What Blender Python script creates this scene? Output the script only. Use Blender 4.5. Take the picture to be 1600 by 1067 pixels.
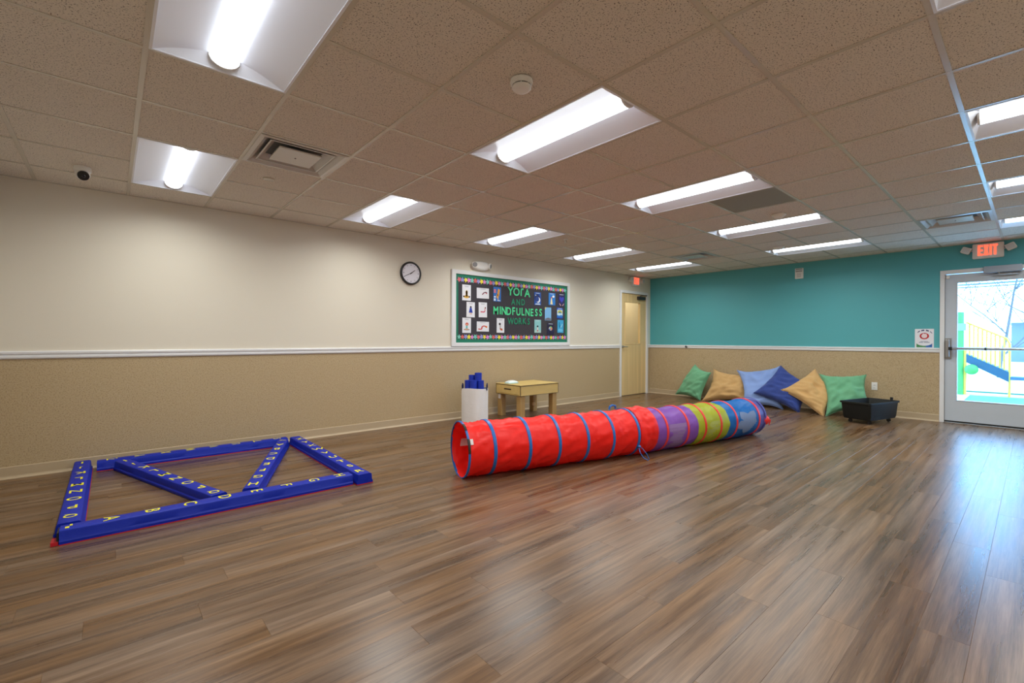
import bpy, bmesh, math, random
from mathutils import Vector, Matrix, noise
random.seed(7)
for o in list(bpy.data.objects): bpy.data.objects.remove(o)
scn = bpy.context.scene
COL = scn.collection
PI = math.pi

# ------------------------------------------------------------------ camera, sky, exposure
FPX = 716.22
YAW, PITCH, ROLL = 0.8513, -0.0047, 0.0026
CAM = Vector((-0.125, -5.645, 1.1764))
XT = 8.905          # far (teal) wall
YR = -7.05          # right wall, behind the camera's right shoulder
XN = -0.98          # near wall, just left of the frame
H = 2.5236          # ceiling height
G = 0.6096          # ceiling module (2 ft)
GY = 0.1337         # y of ceiling line 0
_f = Vector((math.cos(YAW)*math.cos(PITCH), math.sin(YAW)*math.cos(PITCH), math.sin(PITCH)))
_r = Vector((math.sin(YAW), -math.cos(YAW), 0)); _u = _r.cross(_f)
RX = _r*math.cos(ROLL)+_u*math.sin(ROLL); UX = -_r*math.sin(ROLL)+_u*math.cos(ROLL)
cd = bpy.data.cameras.new('camera'); cam = bpy.data.objects.new('camera', cd); COL.objects.link(cam)
cd.sensor_width = 36; cd.lens = FPX*36/1600; cd.clip_start = .02; cd.clip_end = 300
M3 = Matrix((RX, UX, -_f)).transposed()
cam.matrix_world = Matrix.Translation(CAM) @ M3.to_4x4()
scn.camera = cam
w = bpy.data.worlds.new('sky'); scn.world = w; w.use_nodes = True
wb = w.node_tree.nodes['Background']; wb.inputs[0].default_value = (.23, .54, 1, 1); wb.inputs[1].default_value = 12.0
vs = scn.view_settings
vs.view_transform = 'Standard'; vs.look = 'None'; vs.exposure = 0.12; vs.gamma = 1; vs.use_curve_mapping = False
LENS_GLOW = 4.6       # the diffuser's own glow
LAMP_W = 15.5         # light thrown down by each ceiling light

def ray(x, y): return RX*((x-800)/FPX) - UX*((y-533.5)/FPX) + _f
def onz(x, y, z=0.): d = ray(x, y); return CAM + d*((z-CAM.z)/d.z)
def onx(x, y, X=XT): d = ray(x, y); return CAM + d*((X-CAM.x)/d.x)
def ony(x, y, Y=0.): d = ray(x, y); return CAM + d*((Y-CAM.y)/d.y)

# ------------------------------------------------------------------ materials
MATS = {}
def lin(c): return tuple(((v/255)/12.92 if v/255 <= .04045 else ((v/255+.055)/1.055)**2.4) for v in c)
def mat(name, col, rough=.5, metal=0, emit=None, es=0, spec=.5, bump=None, vary=None, sheen=0, trans=0):
    """col linear rgb; bump=(scale,strength[,stretch]); vary=(scale,amount,stretch)"""
    if name in MATS: return MATS[name]
    m = bpy.data.materials.new(name); m.use_nodes = True; MATS[name] = m
    nt = m.node_tree; N = nt.nodes; L = nt.links; b = N['Principled BSDF']
    b.inputs['Base Color'].default_value = (*col, 1); b.inputs['Roughness'].default_value = rough
    b.inputs['Metallic'].default_value = metal; b.inputs['Specular IOR Level'].default_value = spec
    if sheen: b.inputs['Sheen Weight'].default_value = sheen
    if emit: b.inputs['Emission Color'].default_value = (*emit, 1); b.inputs['Emission Strength'].default_value = es
    tc = N.new('ShaderNodeNewGeometry') if (bump or vary) else None
    def noisetex(scale, stretch):
        mp = N.new('ShaderNodeMapping'); mp.inputs['Scale'].default_value = stretch
        L.new(tc.outputs['Position'], mp.inputs['Vector'])
        n = N.new('ShaderNodeTexNoise'); n.inputs['Scale'].default_value = scale; n.inputs['Detail'].default_value = 4
        L.new(mp.outputs[0], n.inputs['Vector']); return n
    if vary:
        n = noisetex(vary[0], vary[2] if len(vary) > 2 else (1, 1, 1))
        mr = N.new('ShaderNodeMapRange'); mr.inputs[1].default_value = .3; mr.inputs[2].default_value = .7
        mr.inputs[3].default_value = 1-vary[1]; mr.inputs[4].default_value = 1+vary[1]
        L.new(n.outputs[0], mr.inputs[0])
        mx = N.new('ShaderNodeVectorMath'); mx.operation = 'SCALE'; mx.inputs[0].default_value = col
        L.new(mr.outputs[0], mx.inputs['Scale']); L.new(mx.outputs[0], b.inputs['Base Color'])
    if bump:
        n = noisetex(bump[0], bump[2] if len(bump) > 2 else (1, 1, 1))
        bp = N.new('ShaderNodeBump'); bp.inputs['Strength'].default_value = bump[1]; bp.inputs['Distance'].default_value = .01
        L.new(n.outputs[0], bp.inputs['Height']); L.new(bp.outputs[0], b.inputs['Normal'])
    if trans:
        t = N.new('ShaderNodeBsdfTranslucent'); t.inputs[0].default_value = (*col, 1)
        ms = N.new('ShaderNodeMixShader'); ms.inputs[0].default_value = trans
        L.new(b.outputs[0], ms.inputs[1]); L.new(t.outputs[0], ms.inputs[2]); L.new(ms.outputs[0], N['Material Output'].inputs[0])
    return m

def speckle(name, col, dark, scale, lo, hi, rough=.7, spec=.3, extra=None, bumpk=0.1):
    """plain colour with small dark flecks"""
    m = bpy.data.materials.new(name); m.use_nodes = True; MATS[name] = m
    nt = m.node_tree; N = nt.nodes; L = nt.links; b = N['Principled BSDF']
    b.inputs['Roughness'].default_value = rough; b.inputs['Specular IOR Level'].default_value = spec
    g = N.new('ShaderNodeNewGeometry')
    n = N.new('ShaderNodeTexNoise'); n.inputs['Scale'].default_value = scale; n.inputs['Detail'].default_value = 3; n.inputs['Roughness'].default_value = .6
    L.new(g.outputs['Position'], n.inputs['Vector'])
    r = N.new('ShaderNodeMapRange'); r.inputs[1].default_value = lo; r.inputs[2].default_value = hi; L.new(n.outputs[0], r.inputs[0])
    mx = N.new('ShaderNodeMix'); mx.data_type = 'RGBA'; mx.inputs[6].default_value = (*dark, 1); mx.inputs[7].default_value = (*col, 1)
    L.new(r.outputs[0], mx.inputs[0])
    out = mx.outputs[2]
    if extra:
        n2 = N.new('ShaderNodeTexNoise'); n2.inputs['Scale'].default_value = extra[1]; n2.inputs['Detail'].default_value = 2
        L.new(g.outputs['Position'], n2.inputs['Vector'])
        r2 = N.new('ShaderNodeMapRange'); r2.inputs[1].default_value = extra[2]; r2.inputs[2].default_value = extra[3]; L.new(n2.outputs[0], r2.inputs[0])
        m2 = N.new('ShaderNodeMix'); m2.data_type = 'RGBA'; L.new(out, m2.inputs[6]); m2.inputs[7].default_value = (*extra[0], 1)
        L.new(r2.outputs[0], m2.inputs[0]); out = m2.outputs[2]
    L.new(out, b.inputs['Base Color'])
    bp = N.new('ShaderNodeBump'); bp.inputs['Strength'].default_value = bumpk; bp.inputs['Distance'].default_value = .004
    L.new(n.outputs[0], bp.inputs['Height']); L.new(bp.outputs[0], b.inputs['Normal'])
    return m

def wood_floor():
    m = bpy.data.materials.new('vinyl_plank'); m.use_nodes = True
    nt = m.node_tree; N = nt.nodes; L = nt.links; b = N['Principled BSDF']
    g = N.new('ShaderNodeNewGeometry'); oi = N.new('ShaderNodeObjectInfo')
    rnd = N.new('ShaderNodeMath'); rnd.operation = 'ADD'; L.new(g.outputs['Random Per Island'], rnd.inputs[0]); L.new(oi.outputs['Random'], rnd.inputs[1])
    fr = N.new('ShaderNodeMath'); fr.operation = 'FRACT'; L.new(rnd.outputs[0], fr.inputs[0])
    off = N.new('ShaderNodeVectorMath'); off.operation = 'SCALE'; off.inputs[0].default_value = (37, 53, 11); L.new(fr.outputs[0], off.inputs['Scale'])
    add = N.new('ShaderNodeVectorMath'); L.new(g.outputs['Position'], add.inputs[0]); L.new(off.outputs[0], add.inputs[1])
    def nz(sc, detail, rough, dist=0):
        mp = N.new('ShaderNodeMapping'); mp.inputs['Scale'].default_value = sc; L.new(add.outputs[0], mp.inputs['Vector'])
        n = N.new('ShaderNodeTexNoise'); n.inputs['Scale'].default_value = 1; n.inputs['Detail'].default_value = detail
        n.inputs['Roughness'].default_value = rough; n.inputs['Distortion'].default_value = dist; L.new(mp.outputs[0], n.inputs['Vector']); return n
    broad = nz((1.0, 17, 1), 3, .5); mid = nz((2.2, 60, 1), 3, .55); fine = nz((9, 260, 1), 3, .6); hue = nz((.7, 7, 1), 2, .5)
    ra = N.new('ShaderNodeValToRGB'); e = ra.color_ramp.elements
    e[0].position = .12; e[0].color = (*lin((58, 43, 33)), 1); e[1].position = .84; e[1].color = (*lin((146, 121, 98)), 1)
    for p, c in ((.38, (89, 68, 52)), (.52, (109, 86, 67)), (.66, (125, 101, 81))):
        k = e.new(p); k.color = (*lin(c), 1)
    def term(src, wgt, prev):
        q = N.new('ShaderNodeMath'); q.operation = 'MULTIPLY_ADD'; q.inputs[1].default_value = wgt; L.new(src, q.inputs[0])
        if prev is None: q.inputs[2].default_value = .5-.5*(.85+.55+.40+.08)
        else: L.new(prev, q.inputs[2])
        return q.outputs[0]
    tt = term(broad.outputs[0], .85, None); tt = term(mid.outputs[0], .55, tt); tt = term(fine.outputs[0], .40, tt); tt = term(fr.outputs[0], .08, tt)
    L.new(tt, ra.inputs[0])
    hm = N.new('ShaderNodeMapRange'); hm.inputs[1].default_value = .38; hm.inputs[2].default_value = .66; hm.inputs[3].default_value = .95; hm.inputs[4].default_value = 1.30; L.new(hue.outputs[0], hm.inputs[0])
    hs = N.new('ShaderNodeHueSaturation'); L.new(hm.outputs[0], hs.inputs['Saturation']); L.new(ra.outputs[0], hs.inputs['Color'])
    ra = hs
    L.new(ra.outputs[0], b.inputs['Base Color'])
    rr = N.new('ShaderNodeMapRange'); rr.inputs[3].default_value = .22; rr.inputs[4].default_value = .36; L.new(broad.outputs[0], rr.inputs[0]); L.new(rr.outputs[0], b.inputs['Roughness'])
    b.inputs['Specular IOR Level'].default_value = .5
    bp = N.new('ShaderNodeBump'); bp.inputs['Strength'].default_value = .05; bp.inputs['Distance'].default_value = .002
    L.new(mid.outputs[0], bp.inputs['Height']); L.new(bp.outputs[0], b.inputs['Normal'])
    return m

def glass_mat(name, tint=(1, 1, 1), rough=0.0):
    m = bpy.data.materials.new(name); m.use_nodes = True; nt = m.node_tree; N = nt.nodes; L = nt.links
    N.remove(N['Principled BSDF'])
    t = N.new('ShaderNodeBsdfTransparent'); t.inputs[0].default_value = (*tint, 1)
    gl = N.new('ShaderNodeBsdfGlossy'); gl.inputs['Roughness'].default_value = rough
    lw = N.new('ShaderNodeLayerWeight'); lw.inputs[0].default_value = .5
    pw = N.new('ShaderNodeMath'); pw.operation = 'POWER'; pw.inputs[1].default_value = 5; L.new(lw.outputs['Facing'], pw.inputs[0])
    f = N.new('ShaderNodeMath'); f.operation = 'MULTIPLY_ADD'; f.inputs[1].default_value = .9; f.inputs[2].default_value = .04; L.new(pw.outputs[0], f.inputs[0])
    ms = N.new('ShaderNodeMixShader'); L.new(f.outputs[0], ms.inputs[0]); L.new(t.outputs[0], ms.inputs[1]); L.new(gl.outputs[0], ms.inputs[2])
    L.new(ms.outputs[0], N['Material Output'].inputs[0]); return m

PAINT = mat('cream_wall_paint', lin((225, 217, 201)), .6, bump=(140, .05))
TEAL = mat('teal_wall_paint', lin((86, 172, 180)), .55, bump=(140, .05))
TAN = speckle('tan_flecked_vinyl', lin((190, 168, 132)), lin((160, 137, 102)), 110, .36, .50, .55, .35, (lin((196, 176, 147)), 90, .60, .68), .05)
BASEM = mat('tan_vinyl_base', lin((190, 170, 140)), .4)
WHITE = mat('white_paint', lin((232, 232, 234)), .35)
WPLAS = mat('white_plastic', lin((240, 239, 236)), .4)
TILE = speckle('fissured_ceiling_tile', lin((226, 217, 204)), lin((74, 64, 56)), 150, .345, .425, .9, .1, None, .15)
TBAR = mat('ceiling_grid_paint', lin((206, 198, 184)), .22)
DECK = mat('grey_deck', (.2, .2, .2), .9)
FLOORM = wood_floor()
BLACK = mat('black_plastic', (.012, .012, .012), .4)
GREYM = mat('brushed_grey_metal', (.42, .42, .42), .35, .9)
DKGREY = mat('dark_grey_metal', (.06, .06, .07), .4, .6)
DOORGREY = mat('light_grey_door_paint', lin((196, 204, 214)), .4)
GLASS = glass_mat('clear_glass')
FROST = glass_mat('pale_door_glass', (.98, .97, .92))
BLUEF = mat('blue_vinyl', lin((4, 36, 164)), .5, spec=.3, bump=(30, .08))
REDEDGE = mat('red_edge', lin((190, 20, 40)), .5)
YEL = mat('yellow_print', lin((238, 228, 40)), .5)
MAPLE = mat('maple_veneer', lin((226, 196, 142)), .4, vary=(9, .10, (1.3, 1.3, .06)))
PLYW = mat('pale_play_table_wood', lin((212, 182, 112)), .45, vary=(7, .06, (.3, 2, 2)))
LEGW = mat('table_leg_wood', lin((176, 142, 88)), .5, vary=(12, .10, (1, 1, .08)))
EDGEW = mat('dark_panel_edge', lin((58, 44, 30)), .6)

# ------------------------------------------------------------------ mesh helpers
def wmat(o): return o.matrix_basis if o.parent is None else wmat(o.parent) @ o.matrix_basis
class MB:
    def __init__(s): s.v = []; s.f = []; s.m = []; s.mi = 0
    def add(s, vs, fs):
        k = len(s.v); s.v += [tuple(p) for p in vs]; s.f += [tuple(i+k for i in f) for f in fs]; s.m += [s.mi]*len(fs); return s
    def box(s, x0, y0, z0, x1, y1, z1):
        x0, x1 = sorted((x0, x1)); y0, y1 = sorted((y0, y1)); z0, z1 = sorted((z0, z1))
        return s.add([(x0,y0,z0),(x1,y0,z0),(x1,y1,z0),(x0,y1,z0),(x0,y0,z1),(x1,y0,z1),(x1,y1,z1),(x0,y1,z1)],
                     [(0,3,2,1),(4,5,6,7),(0,1,5,4),(1,2,6,5),(2,3,7,6),(3,0,4,7)])
    def cbox(s, x0, y0, z0, x1, y1, z1, b=.003):
        """box with chamfered edges"""
        x0, x1 = sorted((x0, x1)); y0, y1 = sorted((y0, y1)); z0, z1 = sorted((z0, z1))
        bm = bmesh.new(); bmesh.ops.create_cube(bm, size=1)
        for v in bm.verts: v.co = Vector(((x0+x1)/2+v.co.x*(x1-x0), (y0+y1)/2+v.co.y*(y1-y0), (z0+z1)/2+v.co.z*(z1-z0)))
        bmesh.ops.bevel(bm, geom=list(bm.edges), offset=b, segments=2, affect='EDGES', profile=.5)
        bm.verts.index_update(); s.add([v.co[:] for v in bm.verts], [[v.index for v in f.verts] for f in bm.faces]); bm.free(); return s
    def tube(s, pts, r, n=10, cap=True, closed=False):
        pts = [Vector(p) for p in pts]; m = len(pts); rings = []
        R = r if isinstance(r, (list, tuple)) else [r]*m
        up = None
        for i, p in enumerate(pts):
            a = pts[(i-1) % m] if (i > 0 or closed) else p; b = pts[(i+1) % m] if (i < m-1 or closed) else p
            d = (b-a).normalized()
            if up is None: up = d.orthogonal().normalized()
            up = (up - d*up.dot(d)).normalized(); q = d.cross(up)
            rings.append([p + (up*math.cos(t)+q*math.sin(t))*R[i] for t in (2*PI*k/n for k in range(n))])
        V = [v for rg in rings for v in rg]; F = []
        for i in range(m if closed else m-1):
            j = (i+1) % m
            for k in range(n): F.append((i*n+k, i*n+(k+1) % n, j*n+(k+1) % n, j*n+k))
        if cap and not closed: F += [tuple(range(n))[::-1], tuple((m-1)*n+k for k in range(n))]
        return s.add(V, F)
    def cyl(s, a, b, r, n=20, r2=None): return s.tube([a, b], [r, r if r2 is None else r2], n)
    def lathe(s, prof, origin, axis=(0,0,1), n=28):
        """prof: (radius, height) list along axis"""
        ax = Vector(axis).normalized(); u = ax.orthogonal().normalized(); q = ax.cross(u); o = Vector(origin)
        V = []; F = []; m = len(prof)
        for r, h in prof:
            for k in range(n): t = 2*PI*k/n; V.append(o+ax*h+(u*math.cos(t)+q*math.sin(t))*r)
        for i in range(m-1):
            for k in range(n): F.append((i*n+k, i*n+(k+1) % n, (i+1)*n+(k+1) % n, (i+1)*n+k))
        F += [tuple(range(n))[::-1], tuple((m-1)*n+k for k in range(n))]
        return s.add(V, F)
    def prism(s, poly, mapf, d0, d1):
        """poly 2d list; mapf(u,v,d)->point"""
        n = len(poly); V = [mapf(u, v, d0) for u, v in poly]+[mapf(u, v, d1) for u, v in poly]
        F = [tuple(range(n))[::-1], tuple(range(n, 2*n))]+[(i, (i+1) % n, n+(i+1) % n, n+i) for i in range(n)]
        return s.add(V, F)
    def build(s, name, mats, parent=None, smooth=False, recalc=True, world=True):
        me = bpy.data.meshes.new(name)
        V = s.v
        if parent is not None and world:
            iv = wmat(parent).inverted(); V = [iv @ Vector(p) for p in V]
        me.from_pydata([tuple(p) for p in V], [], s.f)
        ml = mats if isinstance(mats, (list, tuple)) else [mats]
        for m in ml: me.materials.append(m)
        if len(ml) > 1: me.polygons.foreach_set('material_index', s.m)
        if recalc:
            bm = bmesh.new(); bm.from_mesh(me); bmesh.ops.recalc_face_normals(bm, faces=bm.faces); bm.to_mesh(me); bm.free()
        if smooth: me.shade_smooth(); 
        if smooth == 'auto': me.set_sharp_from_angle(angle=.6)
        o = bpy.data.objects.new(name, me); COL.objects.link(o); o.parent = parent
        return o
def tag(o, label, cat, group=None):
    o['label'] = label; o['category'] = cat
    if group: o['group'] = group
    return o
def thing(name, loc, label, cat, group=None, rz=0):
    o = bpy.data.objects.new(name, None); COL.objects.link(o); o.empty_display_size = .1
    o.location = loc; o.rotation_euler = (0, 0, rz)
    o.matrix_basis = Matrix.Translation(loc) @ Matrix.Rotation(rz, 4, 'Z')
    return tag(o, label, cat, group)
def struct(o, label, cat): o['kind'] = 'structure'; return tag(o, label, cat)
def copy_tree(o, parent=None):
    c = o.copy(); COL.objects.link(c); c.parent = parent
    for ch in [x for x in bpy.data.objects if x.parent == o]: copy_tree(ch, c)
    return c
_glyph = {}
def glyph(ch, bold=.0):
    """outline of a character, centred, cap height about 1: (verts2d, faces)"""
    if (ch, bold) in _glyph: return _glyph[(ch, bold)]
    cu = bpy.data.curves.new('t', 'FONT'); cu.body = ch; cu.size = 1; cu.offset = bold; cu.resolution_u = 3; cu.fill_mode = 'FRONT'
    ob = bpy.data.objects.new('t', cu); COL.objects.link(ob)
    dg = bpy.context.evaluated_depsgraph_get(); dg.update()
    me = bpy.data.meshes.new_from_object(ob.evaluated_get(dg))
    xs = [v.co.x for v in me.vertices]; ys = [v.co.y for v in me.vertices]
    cx, y0, hh = (min(xs)+max(xs))/2, min(ys), max(ys)-min(ys)
    V = [((v.co.x-cx)/hh, (v.co.y-y0)/hh-.5) for v in me.vertices]; F = [tuple(p.vertices) for p in me.polygons]
    bpy.data.objects.remove(ob); bpy.data.curves.remove(cu); bpy.data.meshes.remove(me)
    _glyph[(ch, bold)] = (V, F); return V, F
def put_glyph(mb, ch, mapf, cu, cv, h, wscale=1., bold=.0, d=.0015):
    V, F = glyph(ch, bold)
    mb.add([mapf(cu+x*h*wscale, cv+y*h, d) for x, y in V], F)
LW = lambda u, v, d: (u, -d, v)            # left wall: u = x, v = z, d out of the wall
TW = lambda u, v, d: (XT-d, -u, v)         # teal wall: u = -y (to the right), v = z

# ------------------------------------------------------------------ room shell
WT = .2
def wall(name, boxes, label):
    mb = MB()
    for (mi, b) in boxes: mb.mi = mi; mb.box(*b)
    return struct(mb.build(name, [PAINT if 'back' not in name else TEAL, TAN]), label, 'wall')
ZR = 1.03; ZT = 2.85
D1 = (7.765, 8.80, 2.205)      # interior door rough opening x0,x1,top
D2 = (-4.735, -5.775, 2.18)    # exterior door opening y0,y1,top
wall('wall_left', [(0, (XN, 0, ZR, D1[0], WT, ZT)), (1, (XN, 0, -.1, D1[0], WT, ZR)), (0, (D1[0], 0, D1[2], D1[1], WT, ZT)),
     (0, (D1[1], 0, ZR, XT+WT, WT, ZT)), (1, (D1[1], 0, -.1, XT+WT, WT, ZR))], 'long cream wall with flecked tan wainscot')
wall('wall_back', [(0, (XT, 0, ZR, XT+WT, D2[0], ZT)), (1, (XT, 0, -.1, XT+WT, D2[0], ZR)), (0, (XT, D2[0], D2[2], XT+WT, D2[1], ZT)),
     (0, (XT, D2[1], ZR, XT+WT, YR-WT, ZT)), (1, (XT, D2[1], -.1, XT+WT, YR-WT, ZR))], 'teal accent wall above tan wainscot behind the pillows')
wall('wall_right', [(0, (XN, YR, ZR, XT, YR-WT, ZT)), (1, (XN, YR, -.1, XT, YR-WT, ZR))], 'cream wall out of view to the right')
wall('wall_front', [(0, (XN, WT, ZR, XN-WT, YR-WT, ZT)), (1, (XN, WT, -.1, XN-WT, YR-WT, ZR))], 'cream wall out of view on the near side')

# chair rail and vinyl base: swept profile boxes
def rail_profile(mapf, u0, u1, mb):
    prof = [(0, .998), (.010, 1.000), (.016, 1.010), (.016, 1.026), (.011, 1.031), (.011, 1.036), (.020, 1.042), (.022, 1.058), (.016, 1.066), (0, 1.067)]
    n = len(prof); V = [mapf(u0, v, d) for d, v in prof]+[mapf(u1, v, d) for d, v in prof]
    mb.add(V, [tuple(range(n)), tuple(range(n, 2*n))[::-1]]+[(i, (i+1) % n, n+(i+1) % n, n+i) for i in range(n)])
def base_profile(mapf, u0, u1, mb):
    prof = [(0, 0), (.020, 0), (.018, .005), (.009, .014), (.006, .024), (.006, .096), (.003, .1015), (0, .1015)]
    n = len(prof); V = [mapf(u0, v, d) for d, v in prof]+[mapf(u1, v, d) for d, v in prof]
    mb.add(V, [tuple(range(n)), tuple(range(n, 2*n))[::-1]]+[(i, (i+1) % n, n+(i+1) % n, n+i) for i in range(n)])
RW = lambda u, v, d: (u, YR+d, v)
NW = lambda u, v, d: (XN+d, -u, v)
def runs(nm, mapf, spans, label1, label2, k):
    a = MB(); b = MB()
    for u0, u1 in spans: rail_profile(mapf, u0, u1, a); base_profile(mapf, u0, u1, b)
    struct(a.build('trim_%d' % k, WHITE), label1, 'trim'); struct(b.build('baseboard_'+nm, BASEM), label2, 'baseboard')
runs('left', LW, [(XN, D1[0]-.002), (D1[1]+.002, XT)], 'white chair rail on the long cream wall', 'tan vinyl base along the long cream wall', 1)
runs('back', TW, [(0, -D2[0]-.002), (-D2[1]+.002, -YR)], 'white chair rail below the teal paint', 'tan vinyl base below the teal wall', 2)
runs('right', RW, [(XN, XT)], 'white chair rail on the unseen right wall', 'tan vinyl base on the unseen right wall', 3)
runs('front', NW, [(0, -YR)], 'white chair rail on the unseen near wall', 'tan vinyl base on the unseen near wall', 4)

# ---- floor of separate vinyl planks
slab = MB().box(XN-WT, YR-WT, -.12, XT+WT, WT+1.8, -.006)
floor = struct(slab.build('floor', mat('brown_subfloor', (.10, .07, .05), .9)), 'brown wood-look vinyl plank floor', 'floor')
PW, PL = .1524, 1.2192
def plank_v(L, W):
    e = .0006; z0, z1, z2 = -.006, -.0006, 0.; hx, hy = L/2-.0001, W/2-.0001
    V = []
    for (a, b, z) in ((hx, hy, z0), (hx, hy, z1), (hx-e, hy-e, z2)):
        V += [(-a, -b, z), (a, -b, z), (a, b, z), (-a, b, z)]
    F = [(8, 9, 10, 11)]
    for k in (0, 4):
        for i in range(4): F.append((k+i, k+(i+1) % 4, k+4+(i+1) % 4, k+4+i))
    return V, F
cand = []
rows = int(math.ceil(-YR/PW)); rr_ = random.Random(3); prev = 0
for j in range(rows):
    yc = -(j+.5)*PW; wd = PW
    y0, y1 = -j*PW, max(-(j+1)*PW, YR)
    st = (prev + rr_.uniform(.28, .72)*PL) % PL; prev = st
    x = XN - PL + st
    while x < XT:
        a, b = max(x, XN), min(x+PL, XT); x += PL
        if b-a < .03 or y0-y1 < .02: continue
        cand.append((a, b, y1, y0))
def vis(c):
    a, b, y1, y0 = c; best = 0
    for t in (0, .25, .5, .75, 1):
        p = Vector((a+(b-a)*t, (y0+y1)/2, 0))-CAM; d = p.dot(_f)
        if d < .2: continue
        u, v = p.dot(RX)/d*FPX, p.dot(UX)/d*FPX
        if abs(u) < 805 and abs(v) < 545: best = max(best, 1/d**2)
    return best*(b-a)
cand.sort(key=vis, reverse=True)
pmesh = {}
rest = MB()
for k, (a, b, y1, y0) in enumerate(cand):
    L_, W_ = round(b-a, 4), round(y0-y1, 4)
    V, F = plank_v(L_, W_)
    c = Vector(((a+b)/2, (y0+y1)/2, 0))
    if k < 295:
        me = pmesh.get((L_, W_))
        if me is None:
            me = bpy.data.meshes.new('plank'); me.from_pydata(V, [], F); me.materials.append(FLOORM); pmesh[(L_, W_)] = me
        o = bpy.data.objects.new('plank', me); COL.objects.link(o); o.parent = floor; o.location = c
    else: rest.add([Vector(v)+c for v in V], F)
ro = rest.build('remaining_planks', FLOORM, floor, recalc=False); ro['kind'] = 'stuff'

# ------------------------------------------------------------------ suspended ceiling
deck = MB().box(XN-WT, YR-WT, 2.80, XT+WT, WT, 2.86)
ceiling = struct(deck.build('ceiling', DECK), 'suspended ceiling of speckled square tiles in a metal grid', 'ceiling')
def gx(i): return min(max(i*G, XN), XT)
def gy(j): return max(min(GY-j*G, 0), YR)
LIGHTS = [(i, j) for j in (1, 5, 9) for i in (0, 3, 6, 9, 12)]
VENTS = [(1, 3), (11, 8), (11, 3)]
taken = set()
for i, j in LIGHTS: taken |= {(i, j), (i, j+1)}
taken |= set(VENTS)
tcache = {}
def tile_at(i, j, nm, m):
    x0, x1, y0, y1 = gx(i), gx(i+1), gy(j+1), gy(j)
    k = (round(x1-x0, 3), round(y1-y0, 3), nm)
    if k not in tcache:
        hx, hy = k[0]/2-.004, k[1]/2-.004
        me = bpy.data.meshes.new(nm); mb = MB().box(-hx, -hy, .004, hx, hy, .02)
        me.from_pydata(mb.v, [], mb.f); me.materials.append(m); tcache[k] = me
    o = bpy.data.objects.new(nm, tcache[k]); COL.objects.link(o); o.parent = ceiling; o.location = ((x0+x1)/2, (y0+y1)/2, H)
    return o
PANEL = mat('smooth_grey_panel', lin((150, 150, 138)), .6)
for i in range(-2, 15):
    for j in range(0, 12):
        if (i, j) in taken: continue
        if (i, j) == (7, 6): tile_at(i, j, 'blank_panel', PANEL)['label'] = 'smooth grey blank panel'
        else: tile_at(i, j, 'ceiling_tile', TILE)
bw = .012
for i in range(-1, 15):
    MB().box(i*G-bw, YR, H, i*G+bw, 0, H+.006).box(i*G-.002, YR, H+.006, i*G+.002, 0, H+.04).build('main_runner', TBAR, ceiling)
tee = None
for j in range(1, 12):
    for i in range(-2, 15):
        if (i, j) in taken and (i, j-1) in taken and any((i, j-1) == l for l in LIGHTS): continue
        x0, x1 = gx(i), gx(i+1); y = GY-j*G
        key = ('tee', round(x1-x0, 3))
        if key not in tcache:
            hx = (x1-x0)/2-bw+.001; mb = MB().box(-hx, -bw, .0006, hx, bw, .006)
            me = bpy.data.meshes.new('cross_tee'); me.from_pydata(mb.v, [], mb.f); me.materials.append(TBAR); tcache[key] = me
        o = bpy.data.objects.new('cross_tee', tcache[key]); COL.objects.link(o); o.parent = ceiling; o.location = ((x0+x1)/2, y, H)
ang = MB()
for b in ((XN, 0, XT, -.02), (XN, YR, XT, YR+.02), (XN, 0, XN+.02, YR), (XT-.02, 0, XT, YR)): ang.box(b[0], b[1], H-.0008, b[2], b[3], H+.006)
ang.build('wall_angle', TBAR, ceiling)

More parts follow.
